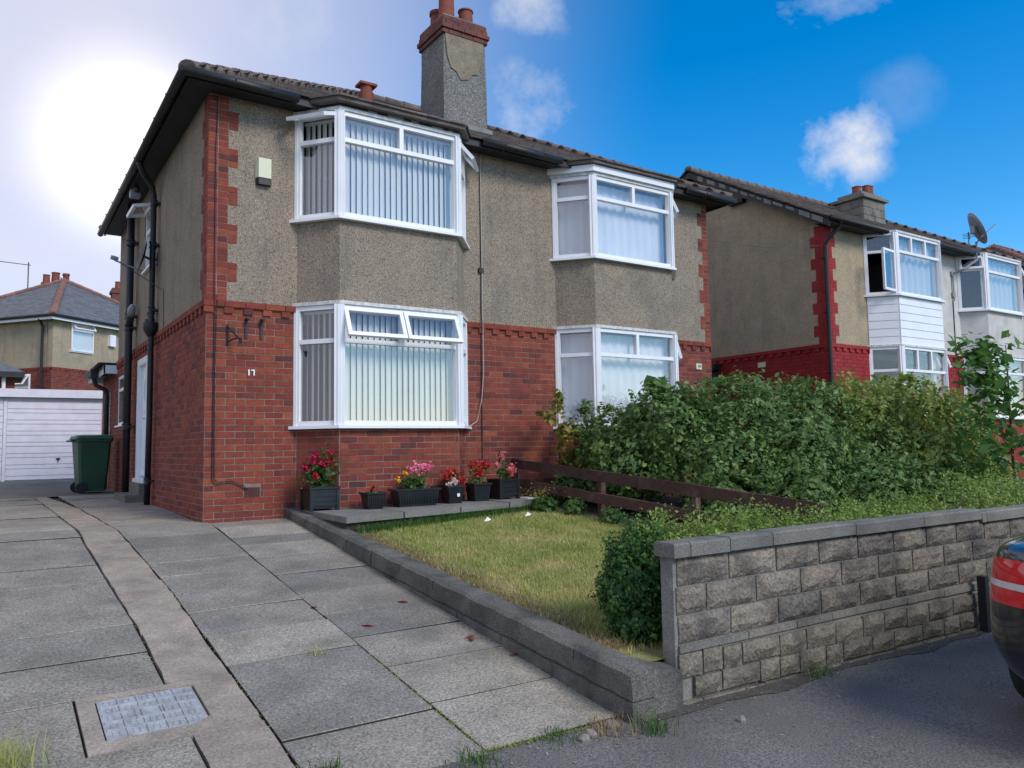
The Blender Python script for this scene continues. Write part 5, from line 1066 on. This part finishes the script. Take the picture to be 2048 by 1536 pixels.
# moss lines, chips, leaves
g = np.random.default_rng(9); pts_ = []
for (x0,y0,x1,y1,n) in ((.055,-4.3,.055,-5.9,500),(.055,-5.9,.7,-5.93,350),(.93,-5.9,.93,-1.2,700),(-.81,-5.9,-.81,-.6,260),(-1.19,-4.1,-1.19,-3.2,160)):
    tt = g.random(n); pts_.append(np.stack([x0+(x1-x0)*tt+g.normal(size=n)*.012, y0+(y1-y0)*tt+g.normal(size=n)*.012, np.zeros(n)],1))
p = np.concatenate(pts_); p[:,2] = [ramp_z(0,y)-.004 for y in p[:,1]]; o = leaf_mesh('moss',p,g.normal(size=p.shape)+np.array([0,0,2]),.014,'lf_lime',None,'stuff',aspect=.8); tag(o,'moss and seedlings growing in the paving joints','moss')
xs_ = np.arange(1.0,12,.06); q = MB(); k_n = len(xs_); yo = [-5.985-.025-.05*abs(math.sin(x*2.1)+.6*math.sin(x*5.3))-rnd.uniform(0,.03) for x in xs_]
q.add([(x,-5.90,asph_z(x,-5.9)+.006) for x in xs_]+[(x,y,asph_z(x,y)+.003) for x,y in zip(xs_,yo)],[(i,k_n+i,k_n+i+1,i+1) for i in range(k_n-1)]); tag(q.build('washed_dirt','washed',kind='stuff'),'washed soil and grit along the foot of the stone wall','dirt')
n = 1100; X_ = g.uniform(-1,9,n); Y_ = np.where(g.random(n) < .55, -5.98-np.abs(g.normal(size=n))*.16, g.uniform(-8.5,-6,n)); p = np.stack([X_,Y_,[asph_z(a,b)+.004 for a,b in zip(X_,Y_)]],1); o = leaf_mesh('litter',p,g.normal(size=p.shape)*.25+np.array([0,0,1]),.016,'stonechip',None,'stuff',aspect=.6); tag(o,'scattered grit, chips and leaf litter on the tarmac','litter')
sp = [(.62,-6.02,.04),(.55,-6.06,.03),(.70,-6.0,.025),(.80,-5.98,.05),(1.45,-6.32,.022)]
for x,y,r in sp:
    q = MB(); rg_ = [[(x+math.cos(a)*r*k*rnd.uniform(.7,1.1),y+math.sin(a)*r*k*rnd.uniform(.7,1.1),asph_z(x,y)+z) for a in np.linspace(0,2*PI,8)[:-1]] for k,z in ((1,-.01),(1,.012),(.6,.03))]; q.loft(rg_); tag(q.build('stone','stonechip',loc=(x,y,asph_z(x,y))),'loose pale stone chunk on the tarmac by the kerb corner','stone','loose stones by the kerb corner')
lv = [(.78,-4.55),(.80,-4.5),(.72,-3.6),(.05,-3.45),(.90,-4.9),(.25,-4.0)]
for x,y in lv:
    z = ramp_z(0,y)+.006; a = rnd.uniform(0,6); L = .05; q = MB(); u = V(math.cos(a),math.sin(a),0)*L; w = V(-math.sin(a),math.cos(a),0)*L*.45; c = V(x,y,z); q.add([c-u,c+w+V(0,0,.012),c+u+V(0,0,.006),c-w+V(0,0,.012),c-u-V(0,0,.002),c+w+V(0,0,.010),c+u+V(0,0,.004),c-w+V(0,0,.010)],[(0,1,2),(0,2,3),(6,5,4),(7,6,4)]); tag(q.build('fallen_leaf','pot',loc=(x,y,z)),'dry reddish brown leaf lying on the paving','leaf','fallen leaves on the drive')

# ================================================================== PLANTERS
def planter(label, x, y, w, d, h, taper, plants, style, seed, z=.968):
    t = thing('planter',label,'planter',(x,y,z)); g = np.random.default_rng(seed)
    R_ = lambda k,zz: [(x-w/2*k,y-d/2*k,z+zz),(x+w/2*k,y-d/2*k,z+zz),(x+w/2*k,y+d/2*k,z+zz),(x-w/2*k,y+d/2*k,z+zz)]
    q = MB(); q.loft([R_(taper,.0 if style != 'box' else .02),R_(.98,h*.92)]); q.build('body','planter',t)
    q = MB(); q.loft([R_(1.02,h*.88),R_(1.08,h*.9),R_(1.08,h),R_(.98,h),R_(.95,h*.93)],cap=False); q.build('rim','planter',t)
    q = MB(); q.loft([R_(.94,h*.90),R_(.94,h*.92)]); q.build('soil','soil',t)
    if style == 'box':
        for sx in (-1,1):
            for sy in (-1,1): q = MB(); q.box(x+sx*w*.46-.02,x+sx*w*.46+.02,y+sy*d*.46-.02,y+sy*d*.46+.02,z,z+h*.9); q.build('leg','planter',t)
        for i in range(4): q = MB(); zz = z+.05+i*h*.2; q.loft([[(x-w*.46,y-d*.485-.004,zz),(x+w*.46,y-d*.485-.004,zz),(x+w*.46,y+d*.485,zz),(x-w*.46,y+d*.485,zz)],[(x-w*.46,y-d*.485-.004,zz+h*.17),(x+w*.46,y-d*.485-.004,zz+h*.17),(x+w*.46,y+d*.485,zz+h*.17),(x-w*.46,y+d*.485,zz+h*.17)]]); q.build('slat','planter',t)
    elif style == 'rib':
        q = MB(); n = int(w/.022)
        for i in range(n): u = x-w*.44+w*.88*i/(n-1); q.box(u-.004,u+.004,y-d*.5*((taper+.98)/2)-.010,y-d*.45,z+.03,z+h*.8)
        q.build('rib','planter',t)
    pl = thing('potted_plant',plants['label'],'plant',(x,y,z+h*.9)); a,b,c_ = plants['dim']; n = plants['n']
    p = V(x,y,z+h*.9+c_*.45)+g.normal(size=(n,3))*V(a,b,c_)*.42; p[:,2] = np.maximum(p[:,2],z+h*.88); leaf_mesh('foliage',p,g.normal(size=p.shape)+np.array([0,-.5,.8]),plants.get('ls',.045),plants.get('lm','lf_ger'),pl,aspect=.85,seed=seed)
    st = MB()
    for (fx,fy,fz,r,m) in plants['fl']:
        c = V(x+fx,y+fy,z+h*.9+fz); pp = c+g.normal(size=(int(30+900*r),3))*r*.5; leaf_mesh('flower_head',pp,g.normal(size=pp.shape)+np.array([0,-.8,.4]),.034,m,pl,'stuff',aspect=.9,seed=seed+7); st.tube([V(x+fx*.4,y+fy*.4,z+h*.85),V(x+fx*.8,y+fy*.8,z+h*.9+fz*.6),c],.004,4)
    if st.v: st.build('stem','lf_ger',pl)
    return t
planter('square dark planter with slatted sides below the bay corner',1.20,-.42,.34,.34,.27,.92,dict(label='bushy geranium with crimson flower heads and pale green leaves',dim=(.20,.15,.30),n=420,ls=.055,fl=[(-.08,-.05,.34,.07,'fl_crimson'),(.12,0,.38,.08,'fl_crimson'),(.02,-.08,.28,.05,'fl_crimson'),(-.16,0,.25,.045,'fl_crimson'),(-.1,-.14,.15,.03,'fl_red')]),'box',51)
planter('small empty-looking dark pot with a few red blooms',1.73,-.74,.24,.22,.19,.74,dict(label='sparse little plant with dull red blooms in small pot',dim=(.07,.05,.06),n=50,ls=.03,fl=[(0,0,.06,.03,'fl_red'),(.03,.0,.04,.025,'fl_coral')]),'rib',52)
planter('long ribbed dark trough planter under the bay window',2.29,-.70,.56,.22,.21,.86,dict(label='bright pink geranium with dark leaves in the long trough',dim=(.22,.06,.15),n=380,ls=.045,fl=[(.0,0,.26,.07,'fl_pink'),(.10,0,.28,.035,'fl_pink'),(.19,0,.28,.055,'fl_pink'),(-.15,-.03,.20,.025,'fl_yellow'),(-.24,-.04,.13,.028,'fl_yellow')]),'rib',53)
planter('tapered dark pot with a small white label on its side',2.86,-.62,.24,.22,.22,.74,dict(label='bushy bedding plant with deep red and blush flowers',dim=(.16,.10,.16),n=160,ls=.035,lm='lf_dark',fl=[(-.08,0,.14,.06,'fl_red'),(.06,0,.16,.06,'fl_red'),(.12,-.02,.08,.05,'fl_red'),(-.02,-.08,.08,.04,'fl_white'),(.0,0,.2,.05,'fl_red'),(-.09,-.08,.03,.03,'fl_white')]),'plain',54)
q = MB(); q.box(2.87,2.90,-.722,-.719,1.055,1.085); q.obox((2.885,-.7275,1.07),(1,0,0),(0,1,0),(0,0,1),(-.018,.018),(-.002,.0),(-.02,.02)); tag(q.build('plant_label','white',loc=(2.885,-.72,1.06)),'tiny white square label stuck on the tapered pot','label')
planter('plain tapered dark pot standing second from the fence',3.31,-.50,.26,.24,.23,.80,dict(label='geranium with dense scarlet flower heads over dark leaves',dim=(.15,.1,.2),n=240,ls=.04,lm='lf_dark',fl=[(-.06,0,.24,.07,'fl_red'),(.10,.0,.26,.06,'fl_red'),(-.02,-.08,.16,.05,'fl_red'),(.14,.02,.24,.04,'fl_red')]),'plain',55)
planter('square dark planter with slatted sides next to the fence',3.72,-.48,.30,.30,.27,.94,dict(label='geranium with loose coral pink blooms next to the fence',dim=(.16,.1,.2),n=200,ls=.04,fl=[(-.02,0,.32,.045,'fl_coral'),(-.09,0,.22,.035,'fl_coral'),(.14,0,.17,.04,'fl_coral'),(.05,-.1,.12,.035,'fl_coral'),(.17,.03,.12,.045,'fl_coral')]),'box',56)
q = MB(); q.tube([(3.98,-.015,1.55),(3.98,-.06,1.55),(3.98,-.10,1.50)],.012,6); q.tube([(3.98,-.02,1.60),(3.98,-.02,.98)],.010,6); q.box(3.95,4.01,-.07,-.05,1.585,1.60); tag(q.build('garden_tap','lead',loc=(3.98,0,1.5)),'old outdoor tap and pipe on brick wall at fence end','tap')
q = MB(); q.box(3.93,4.14,-.75,-.45,.972,.98); tag(q.build('white_board','white',loc=(4,-.6,.97)),'white flat offcut lying on the path beside the fence','board')
for x,y in ((2.75,-1.62),(3.4,-1.5)): q = MB(); z = lawn_z(x,y); q.add([(x-.05,y,z+.01),(x,y-.03,z+.02),(x+.05,y,z+.03),(x+.01,y+.02,z+.06),(x-.02,y+.03,z+.005)],[(0,1,3),(1,2,3),(0,3,4)]); tag(q.build('litter_scrap','white',loc=(x,y,z)),'scrap of pale litter lying in the grass by the path','litter','litter scraps on the lawn')

# ================================================================== MANHOLE COVER
mz = lambda x,y: ramp_z(0,y)
mh = thing('manhole_cover','galvanised steel manhole cover in a worn cement surround','manhole',(-1.28,-4.72,mz(0,-4.72)))
def sl_box(q,x0,x1,y0,y1,a,b): q.prism([(x0,y0),(x1,y0),(x1,y1),(x0,y1)],lambda x,y: mz(x,y)+a,lambda x,y: mz(x,y)+b)
q = MB()
for r in ((-1.614,-.985,-4.47,-4.425),(-1.614,-.985,-5.105,-4.985),(-1.614,-1.53,-4.985,-4.47),(-1.03,-.985,-4.985,-4.47)): sl_box(q,r[0],r[1],r[2],r[3],-.07,.004)
q.build('cement_surround','sandstone',mh)
q = MB(); sl_box(q,-1.545,-1.03,-4.985,-4.47,-.07,-.02); q.build('joint_dirt','soil',mh)
q = MB(); sl_box(q,-1.52,-1.04,-4.975,-4.48,-.05,-.006); cv = q.build('cover_plate','galv',mh)
q = MB()
for i in range(4): x = -1.42+i*.093; sl_box(q,x-.005,x+.005,-4.96,-4.495,-.006,.003)
for j in range(4): y = -4.87+j*.095; sl_box(q,-1.51,-1.055,y-.005,y+.005,-.006,.0035)
sl_box(q,-1.36,-1.21,-4.79,-4.775,-.006,.006); sl_box(q,-1.36,-1.21,-4.68,-4.665,-.006,.006); sl_box(q,-1.36,-1.345,-4.775,-4.68,-.006,.006); sl_box(q,-1.225,-1.21,-4.775,-4.68,-.006,.006)
q.build('ribs','galv',cv); q = MB()
for i in range(5):
    for j in range(5):
        x = -1.465+i*.093; y = -4.915+j*.095
        if i == 2 and j == 2: continue
        for a,b in ((-.015,-.012),(.015,.014),(-.014,.015),(.016,-.014)): q.lathe((x+a,y+b,mz(x,y+b)-.008),[(.012,0),(.011,.010),(.007,.013)],6)
q.build('studs','galv',cv,kind='stuff')

# ================================================================== CAR
cx_r, cyL, cyR = 2.40, -7.03, -8.81; cyM = (cyL+cyR)/2; cz = asph_z(3,-8)
car = thing('parked_car','glossy black saloon car parked at the kerb showing its red tail light','car',(4.7,cyM,cz))
hwid = lambda s: .89*(1-(max(0,1-s/.42))**3.2*.42)          # half width against distance s from the tail
def sect(s,belt,roof,zb,rw):
    w = hwid(s) if s < 3.9 else .89*(1-(max(0,(s-3.85)/.62))**2.4*.42); z0 = cz+zb
    prof = [(.0,z0),(.70*w,z0),(.93*w,z0+.10),(.995*w,cz+.48),(w,cz+.56),(.985*w,cz+.72),(.955*w,cz+belt-.05),(.90*w,cz+belt),(rw*w,cz+roof),(rw*w*.6,cz+roof+.02),(0,cz+roof+.025)]
    L = [(cx_r+s,cyM+y,z) for y,z in prof]; Rr = [(cx_r+s,cyM-y,z) for y,z in prof[-2:0:-1]]; return L+Rr
st = [(0.0,.86,.90,.42,.80),(.03,.90,.94,.30,.80),(.10,.95,.98,.24,.82),(.25,.985,1.01,.21,.82),(.55,1.0,1.03,.2,.82),(.75,.99,1.07,.2,.80),(1.25,.98,1.36,.19,.68),(1.7,.97,1.42,.19,.66),(2.3,.95,1.42,.19,.66),(2.75,.94,1.32,.19,.70),(3.25,.93,.99,.19,.82),(3.8,.86,.92,.19,.82),(4.25,.74,.80,.2,.8),(4.45,.66,.7,.25,.8),(4.52,.55,.6,.3,.8)]
q = MB(); q.loft([sect(*a) for a in st]); tmp = q.build('car_shell','carpaint',car,smooth=True); sm = tmp.modifiers.new('s','SUBSURF'); sm.levels = 3; sm.render_levels = 3
bpy.context.view_layer.update(); me = bpy.data.meshes.new_from_object(tmp.evaluated_get(bpy.context.evaluated_depsgraph_get())); bpy.data.objects.remove(tmp)
bmx = bmesh.new(); bmx.from_mesh(me); o_ = ORG[car.name]
for pc,pn in [((0,0,cz+z_),(0,0,1)) for z_ in (.69,.775,.81,.925)]+[((0,cyM+.50,0),(0,1,0)),((0,cyM-.50,0),(0,1,0)),((cx_r+.34,0,0),(1,0,0))]: bmesh.ops.bisect_plane(bmx, geom=bmx.verts[:]+bmx.edges[:]+bmx.faces[:], dist=1e-5, plane_co=Vector(pc)-Vector(o_), plane_no=pn)
bmx.to_mesh(me); bmx.free(); me.update(); nv = len(me.vertices); co = np.zeros(nv*3); me.vertices.foreach_get('co',co); co = co.reshape(-1,3)+ORG[car.name]; fc = [tuple(p.vertices) for p in me.polygons]; cen = np.array([co[list(f)].mean(0) for f in fc]); nrm = np.array([tuple(v.normal) for v in me.vertices])
side = np.abs(cen[:,1]-cyM); rear_ = cen[:,0]-cx_r; zz_ = cen[:,2]-cz
def zone(z0,z1): return (zz_ >= z0) & (zz_ < z1) & (side > .50) & (rear_ < .34) & (zz_ > z0+.0)
zones = [('lens_red',zone(.81,.925)),('lens_clear',zone(.775,.81)),('lens_red',zone(.69,.775))]; used = np.zeros(len(fc),bool)
for mt,zn in zones:
    for sg in (1,-1):
        sel = np.where(zn & ((cen[:,1]-cyM)*sg > 0))[0]; used[sel] = True
        if len(sel) == 0: continue
        q = MB(); q.add(co+nrm*(.004 if mt == 'lens_red' else .007),[fc[i] for i in sel]); used_v = sorted(set(v for i in sel for v in fc[i])); mp_ = {v:k for k,v in enumerate(used_v)}; q.v = [q.v[v] for v in used_v]; q.f = [tuple(mp_[v] for v in f) for f in q.f]; q.build('tail_light',mt,car,smooth=True)
q = MB(); gap = (zz_ > .655) & (zz_ < .665) & (rear_ < .6); q.add(co,[fc[i] for i in np.where(~used)[0]]); q.build('body','carpaint',car,smooth=True); bpy.data.meshes.remove(me)
q = MB(); 
for a,b,ra,rb in ((.80,1.22,1.05,1.33),(2.80,3.2,1.29,1.02)): q.add([(cx_r+a,cyM-.55,cz+ra+.035),(cx_r+a,cyM+.55,cz+ra+.035),(cx_r+b,cyM+.5,cz+rb+.04),(cx_r+b,cyM-.5,cz+rb+.04)],[(0,1,2,3)])
q.build('windscreen','carglass',car)
for sy in (1,-1): q = MB(); q.add([(cx_r+1.0,cyM+sy*.80,cz+1.02),(cx_r+3.05,cyM+sy*.80,cz+.99),(cx_r+2.65,cyM+sy*.66,cz+1.30),(cx_r+1.40,cyM+sy*.66,cz+1.34)],[(0,1,2,3)]); q.build('side_glass','carglass',car)
for s in (.82,3.62):
    for sy in (1,-1):
        c = V(cx_r+s,cyM+sy*.80,cz+.31); q = MB(); q.lathe(c,[(.0,-.1),(.24,-.1),(.30,-.09),(.315,-.05),(.315,.05),(.30,.09),(.24,.1),(.22,.085),(0,.085)],28,axis=(0,1,0)); w = q.build('wheel','tyre',car,smooth=True)
        q = MB(); q.lathe(c+V(0,sy*.088,0),[(.0,-.01),(.21,-.01),(.215,.008),(.0,.012)],24,axis=(0,1,0)); q.build('rim','alloy',w)
q = MB(); q.box(cx_r-.02,cx_r+.02,cyM-.26,cyM+.26,cz+.50,cz+.61); q.build('number_plate','cream',car)
q = MB(); q.tube([(cx_r+.10,cyM+.52,cz+.22),(cx_r-.02,cyM+.52,cz+.22)],.035,10); q.build('exhaust_pipe','alloy',car)
# overhead wires
q = MB(); q.tube([(8.3,.05,5.25),(10,.02,5.32),(11.9,.0,5.6)],.006,5); tag(q.build('overhead_wire','wire'),'thin wire strung between the two pairs of houses','wire')
